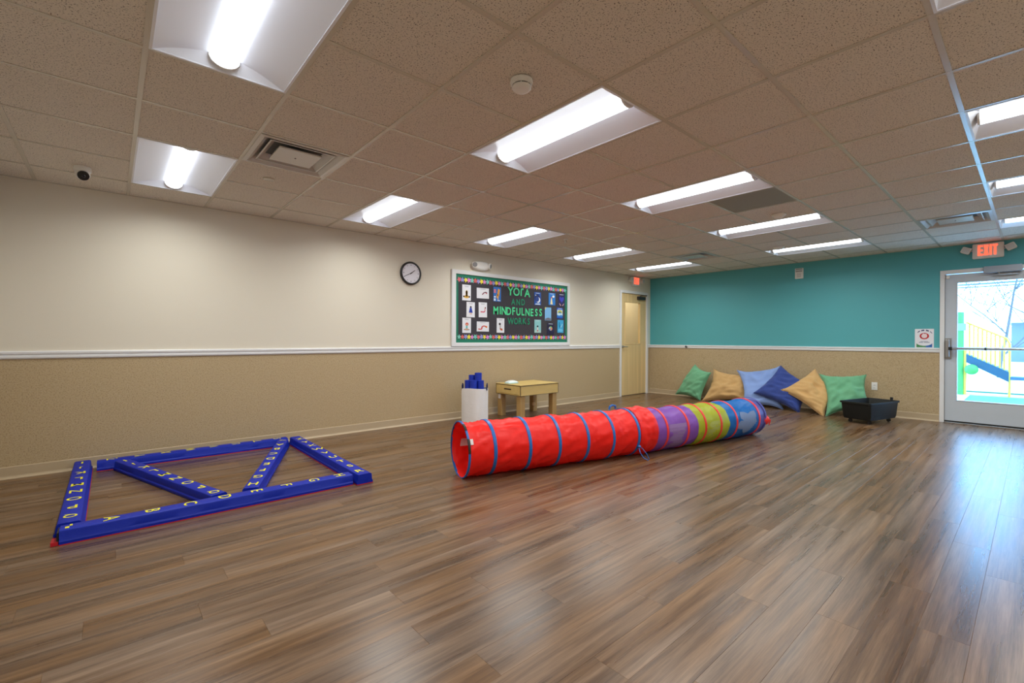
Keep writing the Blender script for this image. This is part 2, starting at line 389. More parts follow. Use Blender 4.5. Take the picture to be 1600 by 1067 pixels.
# ------------------------------------------------------------------ recessed lights
REFL = mat('white_reflector', lin((240, 243, 252)), .35)
LENS = mat('glowing_lens', (.9, .9, .9), .5, emit=(.86, .93, 1.0), es=LENS_GLOW)
def make_light():
    t = thing('recessed_light', (0, 0, 0), '', 'ceiling light')
    hx, hy = G/2-.010, G-.010; d = .056; ix, iy = .066, G-.060
    fl = MB()
    for b in ((-hx, -hy, -hx+.012, hy), (hx-.012, -hy, hx, hy), (-hx, -hy, hx, -hy+.012), (-hx, hy-.012, hx, hy)): fl.box(b[0], b[1], -.002, b[2], b[3], .005)
    fl.build('frame', REFL, t)
    mb = MB(); hx -= .01; hy -= .01
    ns = 6
    def prof(s): return hx+(ix-hx)*s, d*(1-(1-s)**1.6)
    for sg in (-1, 1):
        V = []; F = []
        for k in range(ns+1):
            x, z = prof(k/ns); yy = hy+(iy-hy)*(k/ns)
            V += [(sg*x, -yy, z), (sg*x, yy, z)]
        for k in range(ns): F.append((2*k, 2*k+1, 2*k+3, 2*k+2))
        MB().add(V, F).build('reflector', REFL, t, smooth=True)
    for sg in (-1, 1):
        V = []; F = []
        for k in range(ns+1):
            x, z = prof(k/ns); yy = hy+(iy-hy)*(k/ns); V += [(-x, sg*yy, z), (x, sg*yy, z)]
        for k in range(ns): F.append((2*k, 2*k+1, 2*k+3, 2*k+2))
        MB().add(V, F).build('end_panel', REFL, t, smooth=True)
    MB().box(-hx, -hy, .060, hx, hy, .08).build('housing', DECK, t)
    # half-round glowing lens
    r = .064; n = 16; L_ = G-.060; V = []; F = []; LZ = .056
    for sy in (-L_, L_):
        for k in range(n+1):
            a = PI*k/n; V.append((r*math.cos(a), sy, LZ-r*math.sin(a)*.80))
    for k in range(n): F.append((k, k+1, n+2+k, n+1+k))
    F += [tuple(range(n+1)), tuple(range(n+1, 2*n+2))]
    MB().add(V, F).build('lens', LENS, t, smooth='auto')
    for sg in (-1, 1):
        mb = MB(); V = []; F = []
        for yy in (L_, L_+.012):
            for k in range(n+1):
                a = PI*k/n; V.append(((r+.004)*math.cos(a), sg*yy, LZ-(r+.004)*math.sin(a)*.80))
        for k in range(n): F.append((k, k+1, n+2+k, n+1+k))
        F += [tuple(range(n+1)), tuple(range(n+1, 2*n+2))]
        mb.add(V, F).build('lens_cap', WPLAS, t)
    ld = bpy.data.lights.new('lamp_light', 'AREA'); ld.shape = 'RECTANGLE'; ld.size = .12; ld.size_y = 2*L_; ld.energy = LAMP_W
    ld.spread = math.radians(160); ld.color = (.98, 1, .955)
    lo = bpy.data.objects.new('lamp_light', ld); COL.objects.link(lo); lo.parent = t; lo.location = (0, 0, .001)
    return t
proto = make_light()
ordw = ['nearest', 'second', 'third', 'fourth', 'farthest']
rown = {1: 'row along the cream wall', 5: 'middle row', 9: 'row nearest the glass door'}
for n_, (i, j) in enumerate(LIGHTS):
    o = proto if n_ == 0 else copy_tree(proto)
    o.location = ((i+.5)*G, GY-(j+1)*G, H)
    k = i//3
    o['label'] = 'lit rectangular ceiling light, %s from the camera in the %s' % (ordw[k], rown[j]) if k not in (0, 4) else 'lit rectangular ceiling light, %s the camera in the %s' % ('nearest' if k == 0 else 'farthest from', rown[j])
    o['category'] = 'ceiling light'; o['group'] = 'recessed ceiling lights'

# ------------------------------------------------------------------ ceiling vents and small ceiling devices
VENTM = mat('white_enamel_vent', lin((205, 200, 194)), .22)
def make_vent():
    t = thing('ceiling_vent', (0, 0, 0), '', 'vent')
    h = G/2-.010
    def frus(mb, a, za, b, zb):
        V = [(-a,-a,za),(a,-a,za),(a,a,za),(-a,a,za),(-b,-b,zb),(b,-b,zb),(b,b,zb),(-b,b,zb)]
        mb.add(V, [(i, (i+1) % 4, 4+(i+1) % 4, 4+i) for i in range(4)])
    mb = MB(); frus(mb, h, -.002, h-.028, -.006); frus(mb, h-.028, -.006, h-.055, .012); frus(mb, h-.055, .012, h-.10, .055); mb.build('frame', VENTM, t, recalc=False)
    mb = MB(); frus(mb, h-.075, .004, h-.13, .045); frus(mb, h-.075, .004, h-.085, .004); mb.build('louver', VENTM, t, recalc=False)
    MB().cbox(-h+.15, -h+.15, -.002, h-.15, h-.15, .010, .004).build('center_plate', VENTM, t)
    MB().box(-h, -h, .056, h, h, .07).build('duct_box', DECK, t)
    MB().lathe([(.006, 0), (.006, .004)], (0, 0, -.005), n=12).build('screw', DKGREY, t)
    return t
pv = make_vent()
vl = ['square air vent between the two left ceiling lights', 'square air vent near the lit exit sign by the glass door', 'square air vent near the far corner door']
for n_, (i, j) in enumerate(VENTS):
    o = pv if n_ == 0 else copy_tree(pv)
    o.location = ((i+.5)*G, GY-(j+.5)*G, H); tag(o, vl[n_], 'vent', 'square ceiling vents')

p = onz(815, 126, H)
t = thing('smoke_detector', (p.x, p.y, H), 'round white smoke detector beside the big middle ceiling light', 'smoke detector')
MB().lathe([(.058, 0), (.060, -.012), (.056, -.022)], (p.x, p.y, H), n=32).build('base', WPLAS, t, smooth='auto')
MB().lathe([(.0485, -.022), (.0485, -.034)], (p.x, p.y, H), n=32).build('vent_slot', BLACK, t)
mb = MB().lathe([(.052, -.020), (.053, -.025), (.050, -.027)], (p.x, p.y, H), n=32).lathe([(.050, -.032), (.051, -.040), (.042, -.050), (.030, -.053)], (p.x, p.y, H), n=32)
for k in range(8):
    a = 2*PI*k/8; mb.cyl((p.x+.047*math.cos(a), p.y+.047*math.sin(a), H-.026), (p.x+.047*math.cos(a), p.y+.047*math.sin(a), H-.034), .003, 6)
mb.build('cap', WPLAS, t, smooth='auto')
p = onz(1217, 335, H)
t = thing('motion_sensor', (p.x, p.y, H), 'small white ceiling sensor dome above the third middle-row light', 'sensor')
MB().lathe([(.07, 0), (.07, -.008), (.06, -.02)], (p.x, p.y, H)).build('base', WPLAS, t, smooth='auto')
MB().lathe([(.05, -.018), (.045, -.032), (.028, -.042), (.008, -.046)], (p.x, p.y, H)).build('dome', WPLAS, t, smooth=True)
p = onz(1217, 386, H)
t = thing('wifi_sensor', (p.x, p.y, H), 'small white ceiling device before the farthest middle-row light', 'sensor')
MB().lathe([(.07, 0), (.068, -.02), (.05, -.03)], (p.x, p.y, H)).build('base', WPLAS, t, smooth='auto')
MB().lathe([(.012, -.028), (.012, -.033)], (p.x, p.y, H)).build('indicator', GREYM, t)
p = onz(420, 280, H)
tag(MB().lathe([(.045, .004), (.045, -.003), (.040, -.006)], (p.x, p.y, H), n=28).build('sprinkler_cover', TBAR), 'flat round sprinkler cover beside the left air vent', 'sprinkler')
p = onz(884, 374, H)
t = thing('pendant_sprinkler', (p.x, p.y, H), 'tiny pendant sprinkler head beyond the third cream-wall light', 'sprinkler')
MB().lathe([(.03, 0), (.03, -.004), (.012, -.008)], (p.x, p.y, H), n=16).build('escutcheon', WPLAS, t)
MB().cyl((p.x, p.y, H-.006), (p.x, p.y, H-.04), .006, 8).lathe([(.018, -.04), (.018, -.043)], (p.x, p.y, H), n=12).build('deflector', GREYM, t)
# turret camera
p = onz(129, 262, H)
t = thing('security_camera', (p.x, p.y, H), 'white turret security camera with black lens ball', 'camera')
MB().lathe([(.052, .004), (.055, -.02), (.050, -.034), (.040, -.040)], (p.x, p.y, H), n=32).build('mount', WPLAS, t, smooth='auto')
fd = (CAM-Vector((p.x, p.y, H))).normalized(); fd = (fd*.8+Vector((.1, 0, -.25))).normalized()
c = Vector((p.x, p.y, H-.050))
sp = [(.047*math.sin(a), -.047*math.cos(a)) for a in [PI*k/14 for k in range(1, 14)]]
MB().lathe(sp, c, fd, 28).build('ball', WPLAS, t, smooth=True)
ln = MB().lathe([(.036, .030), (.036, .046), (.030, .049)], c, fd, 28).build('face', BLACK, t, smooth='auto')
MB().lathe([(.014, .048), (.013, .0515), (.004, .0525)], c, fd, 20).build('lens', mat('lens_glass', (.02, .02, .03), .08), ln, smooth=True)

# ------------------------------------------------------------------ interior door in the left wall
d1 = thing('door_1', (8.28, 0, 0), 'pale wood door with tall glass lite in the far corner', 'door'); d1['kind'] = 'structure'
fw = .055
mb = MB()
mb.cbox(D1[0], -.018, 0, D1[0]+fw, .14, D1[2]).cbox(D1[1]-fw, -.018, 0, D1[1], .14, D1[2]).cbox(D1[0]+.001, -.0179, D1[2]-fw, D1[1]-.001, .14, D1[2]-.0002)
mb.build('door_frame', WHITE, d1)
lx0, lx1, lz1 = D1[0]+fw+.003, D1[1]-fw-.003, D1[2]-fw-.004
gx0, gx1, gz0, gz1 = 7.955, 8.545, 1.075, 1.985
leaf = MB().box(lx0, .010, .012, gx0, .054, lz1).box(gx1, .010, .012, lx1, .054, lz1).box(gx0, .010, .012, gx1, .054, gz0).box(gx0, .010, gz1, gx1, .054, lz1).build('door_leaf', MAPLE, d1)
mb = MB(); s = .022
mb.cbox(gx0, .004, gz0, gx0+s, .058, gz1).cbox(gx1-s, .004, gz0, gx1, .058, gz1).cbox(gx0, .0045, gz0, gx1, .0575, gz0+s).cbox(gx0, .0045, gz1-s, gx1, .0575, gz1)
mb.build('glazing_bead', MAPLE, leaf)
MB().box(gx0+.01, .030, gz0+.01, gx1-.01, .035, gz1-.01).build('glass_pane', FROST, leaf)
hd = MB().lathe([(.028, 0), (.028, .008), (.012, .012), (.011, .05)], (lx0+.065, .010, 1.03), (0, -1, 0), 20)
hd.tube([(lx0+.065, -.040, 1.03), (lx0+.09, -.045, 1.03), (lx0+.175, -.044, 1.027)], [.011, .010, .008], 10)
hd.build('lever_handle', GREYM, leaf, smooth='auto')
cl = MB().cbox(8.40, -.045, 2.035, 8.66, .010, 2.105, .006).build('door_closer', DKGREY, d1)
MB().tube([(8.50, -.02, 2.11), (8.50, -.02, 2.125)], .015, 10).tube([(8.50, -.02, 2.122), (8.60, -.11, 2.122)], .009, 8).tube([(8.60, -.11, 2.126), (8.72, -.01, 2.14)], .008, 8).build('closer_arm', DKGREY, cl)
# corridor behind the door
CORR = mat('corridor_beige', lin((214, 196, 158)), .6)
struct(MB().box(6.6, 1.75, -.1, XT+WT-.1, 1.95, ZT).box(6.5, WT, -.1, 6.6, 1.95, ZT).box(XT+WT-.1, WT, -.1, XT+WT, 1.95, ZT).build('wall_corridor', CORR), 'beige corridor wall seen through the door glass', 'wall')
struct(MB().box(6.5, WT, 2.55, XT+WT, 1.95, 2.65).build('ceiling_corridor', WPLAS), 'corridor ceiling seen through the door glass', 'ceiling')
cl_ = thing('corridor_light', (8.2, 1.0, 2.55), 'corridor ceiling light behind the wood door', 'ceiling light')
MB().box(7.7, .8, 2.53, 8.9, 1.2, 2.549).build('frame', WPLAS, cl_)
MB().box(7.73, .83, 2.522, 8.87, 1.17, 2.531).build('diffuser', mat('corridor_diffuser', (.9, .9, .9), .5, emit=(1, 1, .97), es=16), cl_)

# ------------------------------------------------------------------ exterior glass door in the teal wall
d2 = thing('door_2', (XT, -5.25, 0), 'grey exterior glass door with push bar', 'door'); d2['kind'] = 'structure'
y0, y1, zt = D2
mb = MB()
mb.cbox(XT-.014, y0, 0, XT+.15, y0-.05, zt).cbox(XT-.014, y1, 0, XT+.15, y1+.05, zt).cbox(XT-.0138, y0-.001, zt-.055, XT+.15, y1+.001, zt-.0002)
mb.cbox(XT+.03, y0-.045, 0, XT+.06, y0-.062, zt-.05, .002).cbox(XT+.03, y1+.045, 0, XT+.06, y1+.062, zt-.05, .002)
mb.build('door_frame', WHITE, d2)
MB().cbox(XT-.03, y0-.05, 0, XT+.15, y1+.05, .012, .004).build('threshold', GREYM, d2)
a, b = y0-.054, y1+.054; lz0, lz1 = .030, zt-.062; ga, gb, g0, g1 = -4.905, -5.605, .318, 2.005
lf = MB().box(XT+.012, a, lz0, XT+.056, ga, lz1).box(XT+.012, gb, lz0, XT+.056, b, lz1).box(XT+.012, ga, lz0, XT+.056, gb, g0).box(XT+.012, ga, g1, XT+.056, gb, lz1).build('door_leaf', DOORGREY, d2)
mb = MB(); s = .012
mb.cbox(XT+.006, ga, g0, XT+.062, ga-s, g1).cbox(XT+.006, gb, g0, XT+.062, gb+s, g1).cbox(XT+.0065, ga, g0, XT+.0615, gb, g0+s).cbox(XT+.0065, ga, g1-s, XT+.0615, gb, g1)
mb.build('glazing_bead', DOORGREY, lf)
MB().box(XT+.031, ga, g0, XT+.036, gb, g1).build('glass_pane', GLASS, lf)
MB().box(XT+.004, a, .014, XT+.05, b, .032).build('door_sweep', BLACK, d2)
pb = MB().cbox(XT-.05, y0-.062, .935, XT+.011, y0-.105, 1.19, .010).cbox(XT-.004, y0-.054, .915, XT+.011, y0-.125, 1.21, .003).build('latch_case', GREYM, lf)
MB().tube([(XT-.062, y0-.100, 1.062), (XT-.062, -5.62, 1.062)], .019, 16).build('push_bar', mat('satin_bar', (.5, .5, .52), .3, .9), lf, smooth='auto')
MB().cyl((XT-.062, y0-.098, 1.062), (XT-.062, y0-.135, 1.062), .023, 16).cyl((XT-.062, -5.19, 1.062), (XT-.062, -5.21, 1.062), .021, 16).build('bar_collar', BLACK, lf, smooth='auto')
MB().cbox(XT-.05, -5.60, .99, XT+.011, -5.66, 1.135, .008).build('end_case', GREYM, lf)
cl2 = MB().cbox(XT-.075, -5.175, 2.095, XT-.012, -5.53, 2.185, .004).build('door_closer', mat('silver_closer', lin((158, 166, 178)), .4, .3), d2)
MB().tube([(XT-.045, -5.32, 2.095), (XT-.045, -5.32, 2.075)], .013, 10).tube([(XT-.045, -5.32, 2.078), (XT-.03, -5.48, 2.078)], .010, 8).cbox(XT-.05, -5.27, 2.06, XT+.012, -5.50, 2.072, .002).build('closer_arm', GREYM, cl2)
MB().cbox(XT-.015, -4.80, 2.06, XT+.012, -4.835, 2.10, .004).cbox(XT-.028, -4.775, 2.065, XT-.015, -4.79, 2.09, .003).build('door_contact', WPLAS, d2)

# ------------------------------------------------------------------ exit signs
EXITRED = mat('exit_letters', (.8, .05, .03), .5, emit=(1, .10, .05), es=1.7)
SIGNW = mat('sign_housing', lin((228, 222, 216)), .45)
def exit_sign(mapf, uc, z0, z1, wd, label):
    loc = mapf(uc, (z0+z1)/2, 0); t = thing('exit_sign', loc, label, 'exit sign', 'lit exit signs')
    mb = MB(); P = [(-wd/2, z0), (wd/2, z0), (wd/2, z1), (-wd/2, z1)]
    r = .014; poly = []
    for cx, cz, a0 in ((wd/2-r, z0+r, -90), (wd/2-r, z1-r, 0), (-wd/2+r, z1-r, 90), (-wd/2+r, z0+r, 180)):
        for k in range(5): a = math.radians(a0+90*k/4); poly.append((uc+cx+r*math.cos(a), cz+r*math.sin(a)))
    mb.prism(poly, mapf, 0, .042)
    inn = [(uc+(u-uc)*.965, (z0+z1)/2+(v-(z0+z1)/2)*.95) for u, v in poly]; mb.prism(inn, mapf, .042, .047)
    body = mb.build('housing', SIGNW, t)
    hh = (z1-z0)*.70; lw = wd*.165; cz = z0+(z1-z0)*.54
    def strokes(ch, c):
        s = hh*.17; l, r_, b_, t_ = c-lw/2, c+lw/2, cz-hh/2, cz+hh/2
        if ch == 'E': return [[(l,b_),(l+s,b_),(l+s,t_),(l,t_)]]+[[(l+s,y),(r_,y),(r_,y+s),(l+s,y+s)] for y in (b_, cz-s/2, t_-s)]
        if ch == 'X': return [[(l,b_),(l+s*1.1,b_),(r_,t_),(r_-s*1.1,t_)], [(r_-s*1.1,b_),(r_,b_),(l+s*1.1,t_),(l,t_)]]
        if ch == 'I': return [[(c-s/2,b_),(c+s/2,b_),(c+s/2,t_),(c-s/2,t_)]]
        return [[(c-s/2,b_),(c+s/2,b_),(c+s/2,t_-s),(c-s/2,t_-s)], [(l,t_-s),(r_,t_-s),(r_,t_),(l,t_)]]
    for ch, c in zip('EXIT', (-.245, -.06, .085, .225)):
        mb = MB()
        for q, pl in enumerate(strokes(ch, uc+c*wd)): mb.prism(pl, mapf, .0455, .0485+.0002*q)
        mb.build('letter', EXITRED, t)
    for sg in (-1, 1):
        cu, cz2 = uc+sg*(wd/2+.062), z0+(z1-z0)*.62
        ca, sa = math.cos(.45*sg), math.sin(.45*sg)
        hw, hv = .048, .042
        poly = [(cu+ca*x-sa*y, cz2+sa*x+ca*y) for x, y in ((-hw,-hv*.8),(-hw*.8,-hv),(hw*.8,-hv),(hw,-hv*.8),(hw,hv*.8),(hw*.8,hv),(-hw*.8,hv),(-hw,hv*.8))]
        hd = MB().prism(poly, mapf, .01, .075).build('lamp_head', SIGNW, t)
        inn = [(cu+(u-cu)*.78, cz2+(v-cz2)*.72) for u, v in poly]; MB().prism(inn, mapf, .075, .078).build('lamp_lens', mat('lamp_lens', lin((214, 212, 210)), .25), hd)
        for dz in (-.014, .022): MB().tube([mapf(uc+sg*(wd/2-.005), cz2+dz, .03), mapf(cu-sg*hw*.6, cz2+dz, .03)], .006, 8).build('lamp_arm', SIGNW, t)
    return t
exit_sign(TW, 5.215, 2.302, 2.505, .30, 'red glowing exit sign above the glass exterior door')
exit_sign(LW, 8.31, 2.315, 2.515, .30, 'red glowing exit sign above the wood corner door')

# ------------------------------------------------------------------ wall devices
t = thing('alarm_strobe', (XT, -2.935, 2.33), 'small white alarm horn strobe high on the teal wall', 'alarm')
MB().cbox(XT-.035, -2.872, 2.243, XT, -2.998, 2.425, .008).build('body', WPLAS, t)
MB().cbox(XT-.048, -2.885, 2.375, XT-.034, -2.985, 2.405, .004).build('strobe_lens', mat('strobe_lens', (.6, .62, .65), .15), t)
mb = MB()
mb.box(XT-.0362, -2.885, 2.408, XT-.034, -2.985, 2.416).box(XT-.0362, -2.885, 2.362, XT-.034, -2.985, 2.371).build('dark_band', DKGREY, t)
mb = MB()
for k in range(5): mb.box(XT-.0365, -2.90, 2.270+k*.015, XT-.034, -2.97, 2.276+k*.015)
mb.build('grille', mat('grey_grille', (.45, .44, .46), .5), t)
t = thing('wall_outlet', (XT, -3.985, .455), 'white wall outlet between green pillow and black planter', 'outlet')
MB().cbox(XT-.007, -3.948, .395, XT, -4.022, .517, .003).build('cover_plate', WPLAS, t)
for z in (.434, .478): 
    q = MB().cbox(XT-.011, -3.968, z-.014, XT-.005, -4.002, z+.014, .003).build('socket', WPLAS, t)
    MB().box(XT-.0115, -3.977, z-.006, XT-.0108, -3.979, z+.006).box(XT-.0115, -3.991, z-.006, XT-.0108, -3.993, z+.006).build('slot', BLACK, q)
t = thing('door_bumper', (XT-.022, -.863, 1.035), 'small round grey door bumper on the chair rail', 'door stop')
MB().lathe([(.026, 0), (.026, .008), (.018, .014)], (XT-.018, -.863, 1.035), (-1, 0, 0), 20).build('plate', GREYM, t, smooth='auto')
MB().lathe([(.017, .012), (.017, .03), (.010, .036)], (XT-.018, -.863, 1.035), (-1, 0, 0), 20).build('rubber', DKGREY, t, smooth='auto')
# poster by the door
t = thing('wall_notice', (XT, -4.565, 1.07), 'white paper notice with red ring emblem taped beside the glass door', 'poster')
u0, u1, v0, v1 = 4.462, 4.672, 1.069, 1.346; uw = u1-u0; vh = v1-v0
MB().box(XT-.0015, -u0, v0, XT, -u1, v1).build('paper', mat('notice_paper', lin((236, 236, 244)), .6), t)
def flat(mb, polys, d=.002):
    for pl in polys: mb.add([TW(u0+a*uw, v0+b*vh, d) for a, b in pl], [tuple(range(len(pl)))])
def arc(cx, cy, rx, ry, a0, a1, n=16): return [(cx+rx*math.cos(math.radians(a0+(a1-a0)*k/n)), cy+ry*math.sin(math.radians(a0+(a1-a0)*k/n))) for k in range(n+1)]
mb = MB(); o_, i_ = arc(.5, .62, .25, .17, 0, 360, 28), arc(.5, .625, .155, .115, 0, 360, 28)
flat(mb, [[o_[k], o_[k+1], i_[k+1], i_[k]] for k in range(28)]); mb.build('red_ring', mat('notice_red', lin((196, 36, 40)), .6), t)
mb = MB(); flat(mb, [[(.42,.54),(.58,.54),(.62,.70),(.60,.76),(.52,.70),(.46,.77),(.40,.72)]], .0022); mb.build('emblem', mat('notice_pink', lin((244, 222, 224)), .6), t)
mb = MB()
o_, i_ = arc(.5, .60, .47, .37, 30, 150, 12), arc(.5, .60, .47, .29, 30, 150, 12)
flat(mb, [[o_[k], o_[k+1], i_[k+1], i_[k]] for k in range(12) if k % 3 != 2]); mb.build('heading_band', mat('notice_slate', lin((88, 92, 128)), .6), t)
mb = MB(); flat(mb, [[(.22,.27),(.44,.27),(.44,.295),(.22,.295)], [(.48,.27),(.78,.27),(.78,.295),(.48,.295)], [(.30,.32),(.70,.32),(.70,.335),(.30,.335)]]); mb.build('text_line', mat('notice_navy', lin((40, 72, 128)), .6), t)
mb = MB(); o_ = arc(.5, .30, .44, .20, 200, 340, 12)
flat(mb, [[o_[k], (o_[k][0], .02), (o_[k+1][0], .02), o_[k+1]] for k in range(7)]); mb.build('green_band', mat('notice_green', lin((64, 140, 84)), .6), t)
mb = MB(); flat(mb, [[o_[k], (o_[k][0], .02), (o_[k+1][0], .02), o_[k+1]] for k in range(7, 12)]); mb.build('blue_band', mat('notice_blue', lin((30, 96, 170)), .6), t)

# clock
cc = (2.963, 2.075); R_ = .158
t = thing('wall_clock', (cc[0], 0, cc[1]), 'round black-rimmed wall clock with white face', 'clock')
MB().lathe([(R_-.004, 0), (R_, .008), (R_, .028), (R_-.010, .038), (R_-.022, .038), (R_-.026, .024)], (cc[0], 0, cc[1]), (0, -1, 0), 48).build('rim', BLACK, t, smooth='auto')
MB().lathe([(R_-.024, .024), (R_-.024, .0255)], (cc[0], 0, cc[1]), (0, -1, 0), 48).build('face', mat('clock_face', lin((232, 230, 240)), .5), t)
mb = MB()
for k in range(12):
    a = 2*PI*k/12; r0, r1 = .103, .118
    dx, dz = math.sin(a), math.cos(a); w_ = .004 if k % 3 else .007
    mb.add([LW(cc[0]+dx*r0-dz*w_, cc[1]+dz*r0+dx*w_, .0262), LW(cc[0]+dx*r0+dz*w_, cc[1]+dz*r0-dx*w_, .0262), LW(cc[0]+dx*r1+dz*w_, cc[1]+dz*r1-dx*w_, .0262), LW(cc[0]+dx*r1-dz*w_, cc[1]+dz*r1+dx*w_, .0262)], [(0, 1, 2, 3)])
mb.build('hour_marks', mat('clock_marks', (.35, .34, .38), .5), t, recalc=False)
def hand(ang, r1, w_, d, nm):
    dx, dz = math.sin(ang), math.cos(ang)
    pl = [(-dx*.02-dz*w_, -dz*.02+dx*w_), (-dx*.02+dz*w_, -dz*.02-dx*w_), (dx*r1+dz*w_*.5, dz*r1-dx*w_*.5), (dx*r1-dz*w_*.5, dz*r1+dx*w_*.5)]
    MB().prism([(cc[0]+a, cc[1]+b) for a, b in pl], LW, d, d+.0015).build(nm, BLACK, t)
hand(math.radians(244), .118, .0045, .028, 'minute_hand'); hand(math.radians(53), .075, .006, .030, 'hour_hand')
MB().lathe([(.007, .026), (.007, .034)], (cc[0], 0, cc[1]), (0, -1, 0), 16).build('pin', BLACK, t)

# emergency light above the board
ec = (4.155, 2.300)
t = thing('emergency_light', (ec[0], 0, ec[1]), 'white oval emergency light above the bulletin board', 'emergency light')
poly = [(ec[0]+.165*math.copysign(abs(math.cos(a))**.85, math.cos(a)), ec[1]+.072*math.copysign(abs(math.sin(a))**.85, math.sin(a))) for a in [2*PI*k/36 for k in range(36)]]
mb = MB(); sc = [(1, 0), (1, .03), (.94, .052), (.80, .066), (.55, .074)]
V = []; F = []
for s_, d in sc: V += [LW(ec[0]+(u-ec[0])*s_, ec[1]+(v-ec[1])*s_, d) for u, v in poly]
for i in range(len(sc)-1): F += [(i*36+k, i*36+(k+1) % 36, (i+1)*36+(k+1) % 36, (i+1)*36+k) for k in range(36)]
F += [tuple(range(36)), tuple(range(4*36, 5*36))]; mb.add(V, F).build('housing', WPLAS, t, smooth='auto')
for sg in (-1, 1):
    c = Vector((ec[0]+sg*.135, -.060, ec[1]+.006)); ax = Vector((sg*.55, -.8, -.15))
    hd = MB().lathe([(.030, -.02), (.042, .0), (.046, .022), (.044, .030)], c, ax, 24).build('lamp_head', WPLAS, t, smooth='auto')
    MB().lathe([(.036, .030), (.030, .034)], c, ax, 24).build('lamp_lens', mat('emergency_lens', (.30, .31, .33), .2), hd)

# ------------------------------------------------------------------ bulletin board
bx0, bx1, bz0, bz1 = 3.628, 6.203, 1.0685, 2.205
ix0, ix1, iz0, iz1 = 3.703, 6.146, 1.126, 2.145
t = board = thing('bulletin_board', ((bx0+bx1)/2, 0, bz0), 'large white-framed bulletin board with black paper and green lettering', 'bulletin board')
mb = MB()
for b in ((bx0, bz0, ix0, bz1), (ix1, bz0, bx1, bz1)): mb.cbox(b[0], -.030, b[1], b[2], 0, b[3], .004)
for b in ((bx0+.001, bz0, bx1-.001, iz0), (bx0+.001, iz1, bx1-.001, bz1)): mb.cbox(b[0], -.0298, b[1], b[2], 0, b[3], .004)
mb.build('frame', WHITE, t)
MB().box(ix0, -.010, iz0, ix1, -.001, iz1).build('green_backing', mat('green_paper', lin((26, 122, 96)), .7), t)
px0, px1, pz0, pz1 = 3.752, 6.090, 1.195, 2.092
def black_sheet():
    n = 60; V = []; F = []
    for k in range(n+1):
        x = px0+(px1-px0)*k/n
        for m in range(9):
            z = pz0+(pz1-pz0)*m/8
            V.append((x, -.0125-.0025*noise.noise(Vector((x*6, z*5, 2))), z))
    for k in range(n):
        for m in range(8): F.append((k*9+m, (k+1)*9+m, (k+1)*9+m+1, k*9+m+1))
    return MB().add(V, F)
black_sheet().build('black_paper', mat('black_paper', lin((58, 54, 62)), .75, bump=(14, .15)), t, smooth=True, recalc=False)
starc = [lin(c) for c in ((224, 112, 128), (150, 150, 214), (244, 226, 70), (226, 140, 212), (128, 204, 190), (220, 104, 100))]
SM = [mat('star_%s' % n, c, .6) for n, c in zip(('coral', 'lavender', 'yellow', 'pink', 'mint', 'red'), starc)]
def border(z, seed):
    mb = MB(); rd = random.Random(seed); n = 40
    mb.mi = 6; mb.box(px0-.005, -.0155, z-.012, px1+.005, -.0150, z+.012)
    for k in range(n):
        mb.mi = [0, 1, 2, 3, 4, 5, 1, 2, 3, 4][(k+seed) % 10]; cx = px0+.012+(px1-px0-.024)*k/(n-1); a0 = rd.uniform(0, 1); r = .043+rd.uniform(-.003, .003); cz = z+rd.uniform(-.004, .004)
        pl = [(cx+(r if m % 2 == 0 else r*.52)*math.cos(a0+PI*m/5), cz+(r if m % 2 == 0 else r*.52)*math.sin(a0+PI*m/5)) for m in range(10)]
        dd = .017+.0008*(k % 2); mb.add([LW(u, v, dd) for u, v in pl]+[LW(cx, cz, dd)], [(m, (m+1) % 10, 10) for m in range(10)])
    return mb.build('star_border', SM+[mat('border_backing', lin((40, 38, 48)), .7)], board, recalc=False)
border(2.064, 0); border(1.212, 4)
def bpx(cx, cy): return ony(690+cx/6.667, 400+cy/6.667)
MINT = mat('mint_paper', lin((84, 232, 160)), .6); DGRN = mat('green_letter_paper', lin((24, 146, 104)), .6)
for word, xa, xb, ya, yb, m in (('AND', 712, 866, 447, 512, DGRN), ('MINDFULNESS', 524, 1046, 537, 617, MINT), ('WORKS', 680, 920, 645, 712, DGRN)):
    pa, pb_ = bpx(xa, (ya+yb)/2), bpx(xb, (ya+yb)/2); mx_ = (xa+xb)/2
    zt_, zb_ = bpx(mx_, ya).z, bpx(mx_, yb).z
    wts = [{'M': 1.25, 'I': .5, 'W': 1.4}.get(c, 1.) for c in word]; tot = sum(wts); x = pa.x
    for c, wt in zip(word, wts):
        cw = (pb_.x-pa.x)*wt/tot; mb = MB(); put_glyph(mb, c, LW, x+cw/2, (zt_+zb_)/2+random.uniform(-.006, .006), zt_-zb_, .84, .022, .019); x += cw
        mb.build('letter', m, board, recalc=False)
zt_, zb_ = bpx(795, 333).z, bpx(795, 418).z; zc = (zt_+zb_)/2; hh = zt_-zb_
for c, xc in (('Y', 710), ('O', 772), ('A', 885)):
    mb = MB(); put_glyph(mb, c, LW, bpx(xc, 380).x, zc-.004*(c == 'A'), hh, 1.0, .018, .019); mb.build('letter', MINT, board, recalc=False)
gc = bpx(833, 375).x; mb = MB(); sw = hh*.20; rx = hh*.30     # the curled G: only its left stroke and upper hook show
out = [(-rx, -hh*.46), (-rx, hh*.12)]+[(rx*math.cos(a), hh*.12+hh*.38*math.sin(a)) for a in [math.radians(170-130*k/10) for k in range(11)]]
inn = [(-rx+sw, -hh*.46), (-rx+sw, hh*.10)]+[((rx-sw)*math.cos(a), hh*.10+(hh*.38-sw*.8)*math.sin(a)) for a in [math.radians(170-130*k/10) for k in range(11)]]
for k in range(len(out)-1): mb.add([LW(gc+u, zc+v, .019) for u, v in (out[k], out[k+1], inn[k+1], inn[k])], [(0, 1, 2, 3)])
